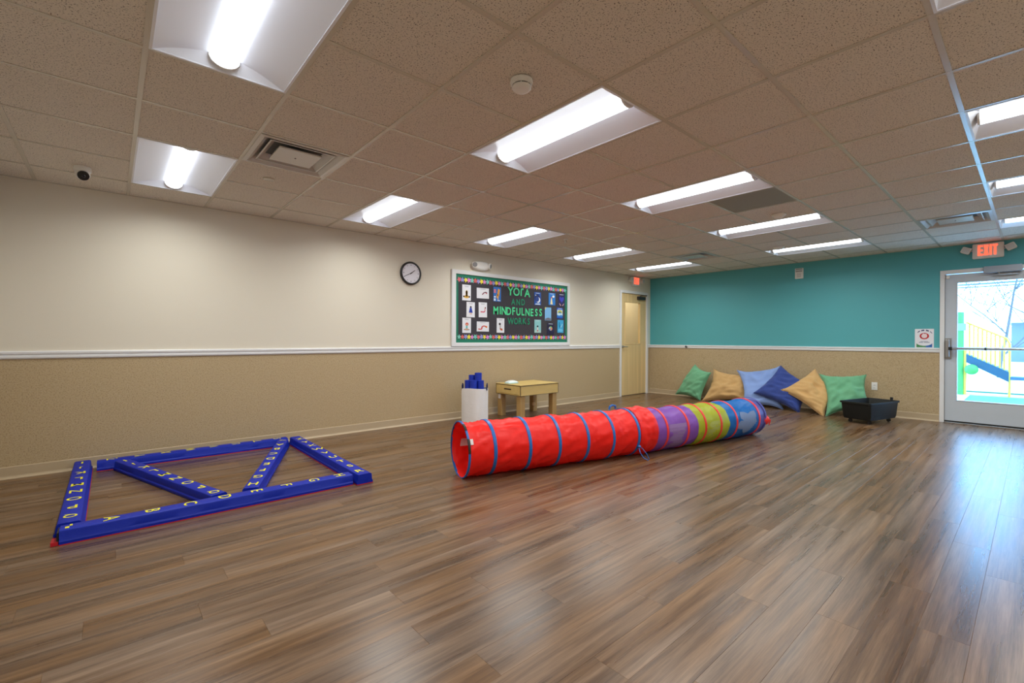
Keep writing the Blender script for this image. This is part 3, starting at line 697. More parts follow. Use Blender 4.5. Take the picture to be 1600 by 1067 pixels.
mb.build('letter', MINT, board, recalc=False)

# cards pinned on the board: each a thing of its own with its own printed picture
def card(box, label, papercol, shapes, name='picture_card', group=None):
    xa, ya, xb, yb = box; mx_, my_ = (xa+xb)/2, (ya+yb)/2
    x0, x1, z1, z0 = bpx(xa, my_).x, bpx(xb, my_).x, bpx(mx_, ya).z, bpx(mx_, yb).z
    tilt = random.uniform(-.012, .012); cx, cz = (x0+x1)/2, (z0+z1)/2
    t = thing(name, (cx, -.0165, cz), label, 'poster', group)
    def mp(u, v, d):
        X, Z = (u-.5)*(x1-x0), (v-.5)*(z1-z0)
        return (cx+X*math.cos(tilt)-Z*math.sin(tilt), -.0165-d, cz+X*math.sin(tilt)+Z*math.cos(tilt))
    MB().prism([(0, 0), (1, 0), (1, 1), (0, 1)], mp, 0, .0012).build('sheet', mat('card_%d_%d_%d' % papercol, lin(papercol), .5), t)
    for q, (nm, c, pl) in enumerate(shapes):
        mb = MB(); pls = pl if isinstance(pl[0], list) else [pl]
        for w_ in pls: mb.add([mp(a, b, .0016+.0003*q) for a, b in w_], [tuple(range(len(w_)))])
        mb.build(nm, mat('print_%d_%d_%d' % c, lin(c), .6), t, recalc=False)
def ell(cx, cy, rx, ry, n=14): return arc(cx, cy, rx, ry, 0, 360*(n-1)/n, n-1)
def limb(pts, w_):
    out = []
    for (x0, y0), (x1, y1) in zip(pts, pts[1:]):
        dx, dy = x1-x0, y1-y0; l = math.hypot(dx, dy); nx, ny = -dy/l*w_, dx/l*w_
        out.append([(x0+nx, y0+ny), (x0-nx, y0-ny), (x1-nx, y1-ny), (x1+nx, y1+ny)])
    return out
CAP = ('caption', (150, 150, 165), [[(.25, .90), (.75, .90), (.75, .92), (.25, .92)], [(.3, .86), (.7, .86), (.7, .875), (.3, .875)]])
SKIN = (222, 168, 138); W = (232, 233, 240); GRP = 'pose cards on the bulletin board'
card((208, 300, 298, 464), 'white pose card with a golden kneeling figure, top left of the board', W, [CAP, ('figure', (228, 178, 76), [ell(.5, .24, .30, .10), [(.36, .25), (.64, .25), (.58, .62), (.42, .62)], ell(.5, .5, .13, .16)]), ('dark_detail', (70, 48, 40), [ell(.18, .25, .09, .06), ell(.82, .25, .09, .06)])], group=GRP)
card((359, 335, 486, 443), 'wide white pose card with a pink bending figure, upper row', W, [CAP, ('figure', (214, 120, 140), limb([(.46, .38), (.56, .55), (.72, .60), (.82, .46)], .045)), ('hair', (62, 36, 44), limb([(.44, .36), (.58, .56), (.74, .64), (.84, .54)], .03))], group=GRP)
card((252, 480, 339, 638), 'white pose card with a figure in blue, left of the middle row', W, [CAP, ('figure', (34, 62, 168), [[(.28, .30), (.74, .30), (.60, .64), (.40, .64)]]), ('hair', (40, 34, 40), [ell(.5, .68, .11, .06)]), ('legs', SKIN, [[(.40, .18), (.48, .18), (.48, .30), (.40, .30)], [(.56, .18), (.64, .18), (.64, .30), (.56, .30)]])], group=GRP)
card((379, 484, 466, 639), 'white pose card with a seated pink figure, middle row', W, [CAP, ('figure', (214, 110, 130), limb([(.22, .37), (.62, .36), (.76, .42), (.74, .58)], .045)), ('head', SKIN, ell(.74, .63, .07, .045)), ('hair', (70, 40, 44), ell(.80, .64, .06, .06))], group=GRP)
card((209, 644, 299, 801), 'white pose card with a red-haired cross-legged figure, bottom left', W, [CAP, ('mat', (150, 132, 128), ell(.5, .22, .36, .05)), ('figure', (112, 186, 190), [[(.38, .26), (.62, .26), (.60, .48), (.40, .48)]]), ('legs', SKIN, ell(.5, .25, .24, .045)), ('hair', (206, 62, 44), ell(.52, .58, .18, .11)), ('face', SKIN, ell(.52, .55, .10, .07))], group=GRP)
card((359, 684, 486, 786), 'wide white pose card with a red arching figure, bottom row', W, [CAP, ('figure', (206, 52, 44), limb([(.12, .24), (.38, .22), (.44, .50), (.60, .58), (.80, .48)], .05)), ('shirt', (230, 120, 50), ell(.78, .48, .08, .10))], group=GRP)
card((567, 648, 646, 799), 'white pose card with a dark-haired kneeling figure, bottom row by the lettering', W, [CAP, ('figure', (190, 96, 62), limb([(.42, .46), (.46, .26), (.76, .20)], .07)), ('shirt', (196, 188, 190), ell(.46, .42, .11, .12)), ('hair', (52, 38, 44), ell(.40, .60, .13, .09)), ('shorts', (206, 92, 46), ell(.60, .22, .15, .05))], group=GRP)
WT_ = ('white_print', (230, 240, 248), [[(.2, .91), (.8, .91), (.8, .94), (.2, .94)]])
G2 = 'colour posters on the bulletin board'
card((532, 324, 611, 474), 'bright blue poster with an orange standing figure left of the lettering', (36, 110, 196), [('white_print', (226, 236, 246), [[(.06, .04), (.3, .04), (.3, .2), (.06, .2)], [(.08, .26), (.32, .26), (.32, .36), (.08, .36)], [(.5, .05), (.9, .05), (.9, .1), (.5, .1)]]), ('pink_print', (210, 120, 140), [[(.06, .58), (.34, .58), (.34, .84), (.06, .84)]]), ('figure', (238, 166, 62), limb([(.42, .34), (.62, .38), (.66, .62), (.74, .86)], .13)), ('legs', (238, 190, 120), [[(.56, .1), (.66, .1), (.68, .34), (.56, .34)]])], 'wall_poster', G2)
card((958, 378, 1028, 512), 'blue night poster with a white crescent moon', (30, 84, 176), [WT_, ('night', (22, 40, 108), ell(.45, .55, .42, .30)), ('moon', (238, 240, 248), ell(.58, .40, .30, .22)), ('moon_shade', (28, 66, 150), ell(.44, .46, .26, .20)), ('cloud', (214, 228, 244), [[(.1, .04), (.9, .04), (.8, .14), (.2, .12)]]), ('star', (240, 236, 180), ell(.22, .76, .07, .04))], 'wall_poster', G2)
card((1107, 386, 1176, 512), 'blue poster with a pale lighthouse shape and white sun', (40, 122, 206), [WT_, ('sun', (244, 248, 252), ell(.72, .72, .17, .10)), ('tower', (238, 222, 170), [[(.26, .06), (.62, .06), (.50, .56), (.36, .56)]]), ('top', (206, 92, 70), [[(.30, .56), (.56, .56), (.43, .70)]])], 'wall_poster', G2)
card((1209, 395, 1276, 522), 'dark indigo poster with a heart held by two hands', (38, 34, 92), [WT_, ('heart', (58, 66, 190), [(.5, .28), (.16, .55), (.18, .72), (.34, .76), (.5, .66), (.66, .76), (.82, .72), (.84, .55)]), ('hands', (226, 178, 154), [[(.10, .22), (.20, .20), (.42, .04), (.30, .02)], [(.90, .22), (.80, .20), (.58, .04), (.70, .02)]])], 'wall_poster', G2)
card((1068, 536, 1134, 670), 'pale sky-blue poster with yellow corner beside the lettering', (126, 182, 230), [('yellow_corner', (220, 212, 120), [(0, .82), (.26, 1), (0, 1)]), ('ground', (120, 112, 122), [[(.04, .02), (.96, .02), (.96, .15), (.6, .20), (.3, .17), (.04, .12)]]), ('boat', (66, 66, 80), [[(.34, .14), (.62, .14), (.56, .19), (.40, .19)]])], 'wall_poster', G2)
card((1193, 540, 1255, 650), 'blue poster with a yellow arch over waves', (30, 84, 190), [WT_, ('panel', (196, 222, 236), [[(.04, .26), (.96, .26), (.96, .82), (.04, .82)]]), ('arch', (206, 200, 80), [(.08, .5)] + arc(.5, .5, .42, .28, 180, 0, 12)), ('arch_gap', (60, 120, 150), [(.26, .5)] + arc(.5, .48, .24, .16, 180, 0, 12)), ('wave', (44, 130, 206), [[(.04, .14), (.96, .14), (.96, .28), (.7, .34), (.4, .26), (.04, .32)]])], 'wall_poster', G2)
card((959, 664, 1028, 800), 'pale teal poster with a small standing child figure', (142, 200, 204), [WT_, ('ground', (178, 206, 200), [[(.02, .02), (.98, .02), (.98, .2), (.02, .2)]]), ('figure', (226, 210, 206), [[(.38, .18), (.58, .18), (.56, .42), (.40, .42)]]), ('trousers', (190, 80, 80), [[(.40, .12), (.56, .12), (.56, .22), (.40, .22)]]), ('hair', (44, 40, 54), ell(.48, .50, .12, .07))], 'wall_poster', G2)
card((1093, 698, 1165, 818), 'black-indigo poster with a glowing multicolour ball', (34, 26, 62), [WT_, ('ball', (214, 206, 196), ell(.48, .52, .26, .17)), ('ball_warm', (222, 132, 84), ell(.60, .50, .13, .11)), ('ball_cool', (92, 142, 206), ell(.38, .46, .11, .09)), ('ball_green', (120, 190, 110), ell(.50, .66, .12, .07))], 'wall_poster', G2)
card((1199, 666, 1262, 800), 'cyan poster with a swirl, bottom right of the board', (62, 166, 222), [('swirl', (30, 116, 150), limb([(.30, .82), (.28, .58), (.44, .46), (.36, .40)], .07)), ('pale_swirl', (166, 220, 240), limb([(.50, .42), (.66, .50), (.80, .70)], .05)), ('haze', (110, 196, 236), ell(.5, .2, .4, .12))], 'wall_poster', G2)

# ------------------------------------------------------------------ blue alphabet balance beams
BH = .082
def beam(name, p0, p1, label, letters, up, s0=.12, ds=.2, mark=False, toph=BH, wtop=.108, tip=None, base=True):
    p0, p1 = Vector((*p0, 0)), Vector((*p1, 0)); d = (p1-p0); L_ = d.length; d.normalize(); ang_ = math.atan2(d.y, d.x)
    t = thing('balance_beam', p0, label, 'balance beam', 'blue alphabet balance beams', ang_)
    w2 = wtop/2; z = toph
    prof = [(-w2-.012, .004), (-w2-.012, .020), (-w2-.004, .030), (-w2-.001, z-.012), (-w2+.003, z-.004), (-w2+.011, z), (w2-.011, z), (w2-.003, z-.004), (w2+.001, z-.012), (w2+.004, .030), (w2+.012, .020), (w2+.012, .004)]
    n = len(prof); ns = 24; V = []; F = []
    for k in range(ns+1):
        x = L_*k/ns
        for (y, zz) in prof:
            wob = .0022*noise.noise(Vector((x*7+p0.x*9, y*20, p0.y*5+zz*15)))
            V.append((x, y+wob*(1 if zz > .01 else 0), zz+wob*(zz > .05)))
    for k in range(ns):
        for i in range(n): F.append((k*n+i, k*n+(i+1) % n, (k+1)*n+(i+1) % n, (k+1)*n+i))
    F += [tuple(range(n)), tuple(range(ns*n, ns*n+n))]
    body = MB().add(V, F).build('body', BLUEF, t, smooth='auto', world=False)
    if base: MB().box(-.002, -w2-.0145, 0, L_+.002, w2+.0145, .005).build('base_edge', REDEDGE, t, world=False)
    if tip == 'start':
        MB().box(-.010, -w2, .010, -.002, w2, z-.012).build('end_flap', BLACK, t, world=False)
        MB().box(-.035, -w2-.005, .001, -.003, w2*.4, .022).build('red_tip', REDEDGE, t, world=False)
    m = len(letters)
    for k, ch in enumerate(letters):
        x = s0+ds*k
        V2, F2 = glyph(ch, .012); h = .075
        mp = (lambda a, b: (x+up*b*h, -up*a*h, z+.0012))
        me = MB().add([mp(a, b) for a, b in V2], F2)
        me.build('letter', YEL, t, recalc=False, world=False)
    if mark: MB().box(.022, -.030, z+.0004, .040, .0, z+.0012).box(.040, .006, z+.0004, .052, .034, z+.0012).build('printed_mark', YEL, t, world=False)
    return t
beam('near', (-.345, -1.945), (1.345, -1.965), 'blue foam alphabet beam nearest the camera, lettered A to H', 'ABCDEFGH', 1, .225, .197, True, tip='start')
beam('left', (-.312, -.045), (-.312, -1.862), 'blue foam alphabet beam at the left end, lettered I to Q', 'IJKLMNOPQ', 1, .085)
beam('right', (1.430, -2.065), (1.430, -.185), 'blue foam alphabet beam at the right end, lettered R to Z', 'RSTUVWXYZ', 1, .115)
beam('far', (-.215, -.135), (1.345, -.175), 'blue foam alphabet beam lying along the cream wall', 'ZYXWVUTS', -1, .10, .195)
beam('diag', (-.045, -.225), (.452, -1.855), 'blue foam diagonal beam left of the centre, lettered I to Q', 'IJKLMNOPQ', 1, .06, .196, wtop=.104, base=False)
beam('diag2', (1.285, -.265), (.648, -1.855), 'blue foam diagonal beam right of the centre, lettered A to H', 'ABCDEFGH', 1, .255, .194, True, wtop=.104, base=False)

# ------------------------------------------------------------------ play tunnels
PATH = [Vector(p) for p in ((2.125, -2.405), (2.7, -2.565), (3.3, -2.735), (3.9, -2.885), (4.5, -3.015), (5.1, -3.14), (5.6, -3.225), (6.3, -3.32))]
def spline(s):
    acc = 0
    for i in range(len(PATH)-1):
        l = (PATH[i+1]-PATH[i]).length
        if s <= acc+l or i == len(PATH)-2:
            u = (s-acc)/l; a = PATH[max(i-1, 0)]; b = PATH[i]; c = PATH[i+1]; d = PATH[min(i+2, len(PATH)-1)]
            if u > 1: return b+(c-b)*u, (c-b).normalized()
            p = .5*((2*b)+(c-a)*u+(2*a-5*b+4*c-d)*u*u+(3*b-a-3*c+d)*u**3)
            q = .5*((c-a)+(2*a-5*b+4*c-d)*2*u+(3*b-a-3*c+d)*3*u*u)
            return p, q.normalized()
        acc += l
def tpoint(s, th, r):
    p, d = spline(s); n = Vector((-d.y, d.x))
    return Vector((p.x+n.x*r*math.cos(th), p.y+n.y*r*math.cos(th), 0)) , math.sin(th)
def tunnel_skin(s0, s1, hoops, R, mat_, parent, nm, seed, amp=.008, flare=None):
    ns = max(8, int((s1-s0)/.016)); nt_ = 72; V = []; F = []
    for k in range(ns+1):
        s = s0+(s1-s0)*k/ns
        dh = min(abs(s-h) for h in hoops); sag = .014*min(1, dh/.13)
        loosen = min(1, dh/.06)
        for j in range(nt_):
            th = 2*PI*j/nt_
            arc_ = th*R; q_ = arc_+.42*s; p_ = s-.42*arc_; win = min(1, 3*min(th, 2*PI-th))
            fold = 1-2.6*abs(noise.noise(Vector((p_*3.2+seed, q_*11, seed*2.3)))); fold = max(0, fold)**2.5
            fold2 = max(0, 1-3.0*abs(noise.noise(Vector((p_*6-seed, q_*20, seed+7)))))**2
            wr = (noise.noise(Vector((s*5+seed, math.cos(th)*1.2, math.sin(th)*1.2)))*.7 + (fold*.9+fold2*.45-.45)*win)*amp
            r = R-sag*(.4+.6*max(0, math.sin(th)))+wr*loosen
            if flare: r += flare(s, th)
            p, sn = tpoint(s, th, r); p.z = max(.002, R+r*sn)
            V.append(p)
    for k in range(ns):
        for j in range(nt_): F.append((k*nt_+j, k*nt_+(j+1) % nt_, (k+1)*nt_+(j+1) % nt_, (k+1)*nt_+j))
    return MB().add(V, F).build(nm, mat_, parent, smooth=True, recalc=False)
def th_(t): return math.sin(t)*1.7+math.cos(t)*.4
def hoop(s, R, w_, mat_, parent, nm='hoop', thick=.006, a0=0, a1=2*PI):
    nt_ = 96; V = []; F = []; prof = [(-w_/2, 0), (-w_/2*.8, thick), (w_/2*.8, thick), (w_/2, 0)]
    full = a1-a0 > 6.2
    for j in range(nt_+(0 if full else 1)):
        th = a0+(a1-a0)*j/nt_
        for ds, dr in prof:
            p, sn = tpoint(s+ds, th, R+dr-.001); p.z = max(.001, R+(R+dr-.001)*sn); V.append(p)
    m = nt_ if full else nt_+1
    for j in range(nt_):
        for i in range(4):
            a, b = j*4+i, j*4+(i+1) % 4; c = ((j+1) % m)*4
            F.append((a, b, c+(i+1) % 4, c+i))
    return MB().add(V, F).build(nm, mat_, parent, smooth='auto')
def fabric(nm, c, tr=.30): return mat(nm, lin(c), .42, trans=tr, spec=.35)
REDF = fabric('red_nylon', (246, 32, 24), .14); BLUEH = mat('blue_hoop', lin((26, 104, 186)), .4); REDH = mat('red_hoop', lin((232, 52, 50)), .4)
R1, R2 = .234, .226
t1 = thing('play_tunnel', (*PATH[0], 0), 'bright red nylon play tunnel with blue hoops', 'play tunnel')
hs = [.0, .275, .565, .865, 1.165, 1.455, 1.765]
tunnel_skin(0, 1.80, hs, R1, REDF, t1, 'fabric', 1.0, .013)
def bulge(s, th):
    u = (s-1.79)/.23; return .010*math.sin(min(1, max(0, u))*PI)+noise.noise(Vector((s*16, th_(th)*5, 4)))*.022*math.sin(min(1, max(0, u))*PI)
tunnel_skin(1.79, 2.02, [1.79, 2.05], R1+.004, REDF, t1, 'joining_sleeve', 5.0, .012, bulge)
hoop(.004, R1, .040, BLUEH, t1, 'end_hoop', .008)
for a0, a1 in ((-.55+PI, -.05+PI), (1.9, 2.25)): hoop(.003, R1+.001, .043, BLACK, t1, 'end_hoop_tape', .0085, a0, a1)
for h in hs[1:]: hoop(h, R1, .030, BLUEH, t1)
def patch(s0, s1, a0, a1, R, mat_, parent, nm, out=.004, n=8):
    V = []; F = []
    for i in range(n+1):
        for j in range(n+1):
            p, sn = tpoint(s0+(s1-s0)*i/n, a0+(a1-a0)*j/n, R+out); p.z = R+(R+out)*sn; V.append(p)
    for i in range(n):
        for j in range(n): k = i*(n+1)+j; F.append((k, k+1, k+n+2, k+n+1))
    return MB().add(V, F).build(nm, mat_, parent, recalc=False)
PAPER = mat('tag_white', lin((226, 222, 224)), .6)
patch(.025, .065, PI-.35, PI-.55, R1, PAPER, t1, 'side_label', .006)
patch(.10, .24, .18, .62, R1-.05, PAPER, t1, 'inner_tag', 0)
# tie loops at the join
p, d = spline(1.765); n_ = Vector((-d.y, d.x))
q = Vector((p.x-n_.x*(R1*.93), p.y-n_.y*(R1*.93), .13))
mb = MB(); o2 = Vector((-n_.x, -n_.y, 0))
mb.tube([q, q+o2*.03+Vector((.03, 0, -.02)), q+o2*.07+Vector((.06, 0, -.075)), q+o2*.09+Vector((.075, 0, -.122))], .004, 6)
mb.tube([q, q+o2*.04+Vector((-.02, 0, -.05)), q+o2*.07+Vector((.0, 0, -.10)), q+o2*.10+Vector((.045, 0, -.125))], .004, 6)
mb.lathe([(.010, -.012), (.018, 0), (.010, .012)], q+o2*.012, (0, 0, 1), 10)
mb.build('tie_cord', BLUEH, t1)
mb = MB(); q = Vector((p.x, p.y, 2*R1+.004))+Vector((n_.x, n_.y, 0))*.10+Vector((-.08, 0, -.015))
mb.tube([q+Vector((-.05, 0, 0)), q+Vector((-.045, 0, .03)), q+Vector((0, .0, .042)), q+Vector((.05, 0, .032)), q+Vector((.055, 0, .0))], .010, 8)
mb.build('tie_loop', BLUEH, t1)

t2 = thing('play_tunnel', (*spline(2.0)[0], 0), 'rainbow play tunnel of purple, lime and blue sections with red hoops', 'play tunnel')
PURP = fabric('purple_nylon', (140, 84, 186), .25); LIME = fabric('lime_nylon', (178, 186, 44), .25); BLUN = fabric('blue_nylon', (20, 108, 190), .2); VIO = fabric('violet_nylon', (92, 92, 172), .2)
RH = [1.84, 2.16, 2.47, 2.74, 3.00, 3.29, 3.74]
E0, E1, E2, E3, E4 = 2.016, 2.63, 3.15, 3.71, 3.87
tunnel_skin(E0, E1, RH, R2, PURP, t2, 'purple_section', 2.0, .007)
tunnel_skin(E1, E2, RH, R2, LIME, t2, 'lime_section', 3.0, .007)
tunnel_skin(E2, E3, RH, R2, BLUN, t2, 'blue_section', 4.0, .007)
tunnel_skin(E3, E4, RH+[4.02], R2, VIO, t2, 'violet_end', 6.0, .004)
for h in RH[1:]: hoop(h, R2, .028, REDH, t2)
hoop(E4-.012, R2, .024, VIO, t2, 'end_hoop')
MESHP = mat('grey_mesh', lin((118, 138, 176)), .8); MESHU = mat('mauve_mesh', lin((140, 108, 164)), .8); MESHL = mat('olive_mesh', lin((166, 172, 84)), .8)
def star_patch(s_c, a_c, rs, ra, mat_, nm):
    V = []; F = []
    def P(s, a): p, sn = tpoint(s, a, R2-.002); p.z = R2+(R2-.002)*sn; return p
    m = 10; rad = [(1 if k % 2 == 0 else .62) for k in range(m)]
    seg = 6
    for ring in range(seg+1):
        f = ring/seg
        for k in range(m*3):
            k0, fr = divmod(k, 3); r = rad[k0]*(1-fr/3)+rad[(k0+1) % m]*(fr/3); a = 2*PI*k/(m*3)+.35
            V.append(P(s_c+rs*r*f*math.cos(a), a_c+ra*r*f*math.sin(a)))
    n = m*3
    for ring in range(seg):
        for k in range(n): F.append((ring*n+k, ring*n+(k+1) % n, (ring+1)*n+(k+1) % n, (ring+1)*n+k))
    return MB().add(V, F).build(nm, mat_, t2, recalc=False)
star_patch(3.52, PI+.05, .24, .70, MESHP, 'star_window')
patch(2.19, 2.45, PI-.35, PI+.95, R2, MESHU, t2, 'mesh_window', -.002)
patch(2.77, 2.98, PI-.25, PI+.85, R2, MESHL, t2, 'mesh_window', -.002)
p, d = spline(E4-.03); n_ = Vector((-d.y, d.x)); q = Vector((p.x-n_.x*.20+d.x*.05, p.y-n_.y*.20+d.y*.05, .20))
mb = MB(); mb.lathe([(.02, -.055), (.045, -.03), (.052, 0), (.045, .03), (.02, .055)], q, (0, 0, 1), 16)
mb.tube([q+Vector((0, -.02, .03)), q+Vector((.03, -.05, .0)), q+Vector((.02, -.04, -.06))], .006, 6); mb.build('bundled_ties', REDH, t2, smooth='auto')

# ------------------------------------------------------------------ floor pillows
def pillow(label, C, thick, cols, seed, pinch=.10, back=.5, dip=0.):
    """C: four corner points in order round the pillow, as (pixel x, pixel y, world x)"""
    P = [onx(a, b, X) for a, b, X in C]; n = 30
    cen = sum(P, Vector())/4; nrm = ((P[1]-P[3]).cross(P[2]-P[0])).normalized()
    if nrm.dot(CAM-cen) < 0: nrm = -nrm
    def S(u, v): return P[0]*(1-u)*(1-v)+P[1]*u*(1-v)+P[2]*u*v+P[3]*(1-u)*v
    V = []; F = []
    for side in (1, -1):
        for i in range(n+1):
            for j in range(n+1):
                u, v = i/n, j/n; a, b = 2*u-1, 2*v-1
                # pinched edges, full corners
                pu = pinch*(1-a*a)*abs(b)**3; pv = pinch*(1-b*b)*abs(a)**3
                uu = .5+(u-.5)*(1-pv*2); vv = .5+(v-.5)*(1-pu*2)
                p = S(uu, vv)
                e = (1-a*a)*(1-b*b); h = e**.42
                cr = min(1, 4*min(1-abs(a), 1-abs(b)))
                # radial creases running in from the corners, soft folds elsewhere
                ang2 = math.atan2(abs(b)-1.05, abs(a)-1.05)
                wr = .016*math.sin(ang2*14+seed)*math.exp(-((1-abs(a))**2+(1-abs(b))**2)*5)*cr
                wr += noise.noise(Vector((a*1.7+seed, b*1.7, seed)))*.034*h + (.25-abs(noise.noise(Vector((a*2.2+b*1.6, b*2.6-seed, seed)))))*.062*h + noise.noise(Vector((a*5+b*2, b*6-seed, seed)))*.010*h
                off = (thick*h+wr) if side > 0 else -thick*back*h
                q = p+nrm*off
                q.x = min(q.x, XT-.024); q.z = max(q.z, .004)
                V.append(q)
    m = (n+1)**2
    for i in range(n):
        for j in range(n):
            k = i*(n+1)+j; F.append((k, k+1, k+n+2, k+n+1)); F.append((m+k, m+k+n+1, m+k+n+2, m+k+1))
    z0 = min(q.z for q in V); loc = Vector((cen.x, cen.y, 0))
    t = thing('floor_pillow', loc, label, 'pillow', 'big square floor pillows along the teal wall')
    mb = MB().add(V, F); o = mb.build('cover', cols, t, smooth=True)
    bm = bmesh.new(); bm.from_mesh(o.data); bmesh.ops.remove_doubles(bm, verts=bm.verts, dist=.0015); bmesh.ops.recalc_face_normals(bm, faces=bm.faces); bm.to_mesh(o.data); bm.free(); o.data.shade_smooth()
    ed = []
    for (i0, j0, i1, j1) in ((0, 0, n, 0), (n, 0, n, n), (n, n, 0, n), (0, n, 0, 0)):
        for k in range(n): ed.append(V[(i0+(i1-i0)*k//n)*(n+1)+(j0+(j1-j0)*k//n)])
    MB().tube(ed, .004, 6, closed=True).build('seam', cols, t, smooth=True)
    return t
def cloth(nm, c): return mat(nm, lin(c), .85, sheen=.15, bump=(8, .75, (1, 1, 1)))
GRN = cloth('green_cotton', (104, 168, 128)); TANC = cloth('tan_cotton', (200, 160, 104)); LBL = cloth('light_blue_cotton', (132, 160, 218)); NVY = cloth('navy_cotton', (44, 66, 140))
pillow('green floor pillow at the far left, leaning sideways', [(1086, 569, 8.80), (1111, 582, 8.50), (1094, 626, 8.42), (1055, 616, 8.72)], .11, GRN, 1, .07)
pillow('tan floor pillow between the left green and light blue pillows', [(1115, 576, 8.82), (1170, 588, 8.84), (1176, 627, 8.60), (1095, 628, 8.42)], .13, TANC, 2)
pillow('light blue floor pillow partly hidden by the navy pillow', [(1151, 578, 8.80), (1220, 571, 8.84), (1224, 640, 8.45), (1160, 640, 8.30)], .11, LBL, 3, .12)
pillow('navy floor pillow standing on its corner', [(1220, 571, 8.72), (1272, 606, 8.62), (1249, 645, 8.30), (1177, 614, 8.38)], .11, NVY, 4, .06)
pillow('tan floor pillow tilted against the right green pillow', [(1274, 576, 8.70), (1306, 618, 8.60), (1287, 652, 8.20), (1220, 609, 8.36)], .11, TANC, 5, .06)
pillow('green floor pillow behind the black planter', [(1280, 584, 8.62), (1354, 585, 8.78), (1364, 640, 8.55), (1290, 651, 8.22)], .13, GRN, 6)

# ------------------------------------------------------------------ black planter on casters
rim = [onz(1321, 625, .305), onz(1360, 631, .305), onz(1407, 626, .305)]
a = rim[1]; ex = Vector((rim[2].x-a.x, rim[2].y-a.y, 0)); ey = Vector((rim[0].x-a.x, rim[0].y-a.y, 0))
Lx, Ly = ex.length, ey.length; ex.normalize(); ey = Vector((-ex.y, ex.x, 0))
cp = Vector((a.x, a.y, 0))+ex*Lx/2+ey*Ly/2
t = thing('planter_box', cp, 'black plastic planter tub on casters beside the glass door', 'planter')
def pl(u, v, z): return cp+ex*u+ey*v+Vector((0, 0, z))
def tub(mb, sx, sy, z, r=.03, n=5):
    out = []
    for qx, qy, a0 in ((1, -1, -90), (1, 1, 0), (-1, 1, 90), (-1, -1, 180)):
        for k in range(n): an = math.radians(a0+90*k/(n-1)); out.append(pl(qx*(sx-r)+r*math.cos(an), qy*(sy-r)+r*math.sin(an), z))
    return out
BLKP = mat('black_planter_plastic', (.012, .013, .012), .5, spec=.3)
mb = MB(); rings = []
for sx, sy, z in ((.425, .425, .058), (.445, .445, .085), (.475, .475, .278), (.50, .50, .282), (.50, .50, .305), (.478, .478, .305), (.465, .465, .275), (.435, .435, .16), (.41, .41, .11)):
    rings.append(tub(mb, sx*Lx, sy*Ly, z))
V = [p for r in rings for p in r]; n = len(rings[0]); F = [(i*n+k, i*n+(k+1) % n, (i+1)*n+(k+1) % n, (i+1)*n+k) for i in range(len(rings)-1) for k in range(n)]
F += [tuple(range(n))[::-1], tuple((len(rings)-1)*n+k for k in range(n))]
mb.add(V, F).build('tub', BLKP, t, smooth='auto')
mb = MB().tube([pl(.40*Lx, -.30*Ly, .09), pl(.42*Lx, -.30*Ly, .35)], .018, 12); mb.build('fill_tube', BLACK, t)
MB().add([pl(-.10*Lx, -.425*Ly, .063), pl(.10*Lx, -.425*Ly, .063), pl(.08*Lx, -.438*Ly, .085), pl(-.08*Lx, -.438*Ly, .085)], [(0, 1, 2, 3)]).build('drain_notch', BLACK, t)
for u, v in ((-.32, -.30), (.32, -.30), (-.32, .30), (.32, .30)):
    c = pl(u*Lx, v*Ly, .026)
    w_ = MB().lathe([(.012, -.012), (.026, -.010), (.026, .010), (.012, .012)], c, ex.lerp(ey, .3), 18).build('caster', BLACK, t, smooth='auto')
    MB().tube([c+Vector((0, 0, .012)), c+Vector((.006, 0, .04))], .012, 8).build('caster_stem', DKGREY, w_)

# ------------------------------------------------------------------ canvas bag with rolled mats
bc = Vector((3.745, -.435, 0))
t = thing('canvas_bag', bc, 'tall white canvas bag beside the wooden table', 'bag')
def bagring(r, z, k0): 
    out = []
    for k in range(40):
        a = 2*PI*k/40; sq = (abs(math.cos(a))**3+abs(math.sin(a))**3)**(-1/3)
        rr = r*sq*(1+.02*noise.noise(Vector((math.cos(a)*1.8, math.sin(a)*1.8, z*4+k0))))
        out.append(bc+Vector((rr*math.cos(a+.3), rr*math.sin(a+.3), z+.008*math.sin(a*2+1)*(z > .4))))
    return out
rings = [bagring(.140, .003, 0), bagring(.166, .02, 0)]+[bagring(.168, .02+.47*k/12, 0) for k in range(1, 12)]+[bagring(.166, .49, 0), bagring(.160, .49, 0), bagring(.160, .30, 0), bagring(.15, .03, 0)]
V = [p for r in rings for p in r]; n = 40; F = [(i*n+k, i*n+(k+1) % n, (i+1)*n+(k+1) % n, (i+1)*n+k) for i in range(len(rings)-1) for k in range(n)]
F += [tuple(range(n))[::-1], tuple((len(rings)-1)*n+k for k in range(n))]
MB().add(V, F).build('body', mat('white_canvas', lin((236, 234, 234)), .8, bump=(16, .5)), t, smooth='auto')
NAVYH = mat('navy_webbing', lin((20, 28, 70)), .7)
for sg in (-1, 1):
    c = bc+Vector((RX.x, RX.y, 0)).normalized()*(.172*sg); side = Vector((-RX.y, RX.x, 0))
    MB().tube([c+side*-.05+Vector((0, 0, .46)), c+side*-.05+Vector((0, 0, .53)), c+Vector((0, 0, .55)), c+side*.05+Vector((0, 0, .53)), c+side*.05+Vector((0, 0, .46))], .009, 8).build('handle', NAVYH, t)
MATB = mat('royal_blue_foam', lin((20, 52, 178)), .6, bump=(60, .1))
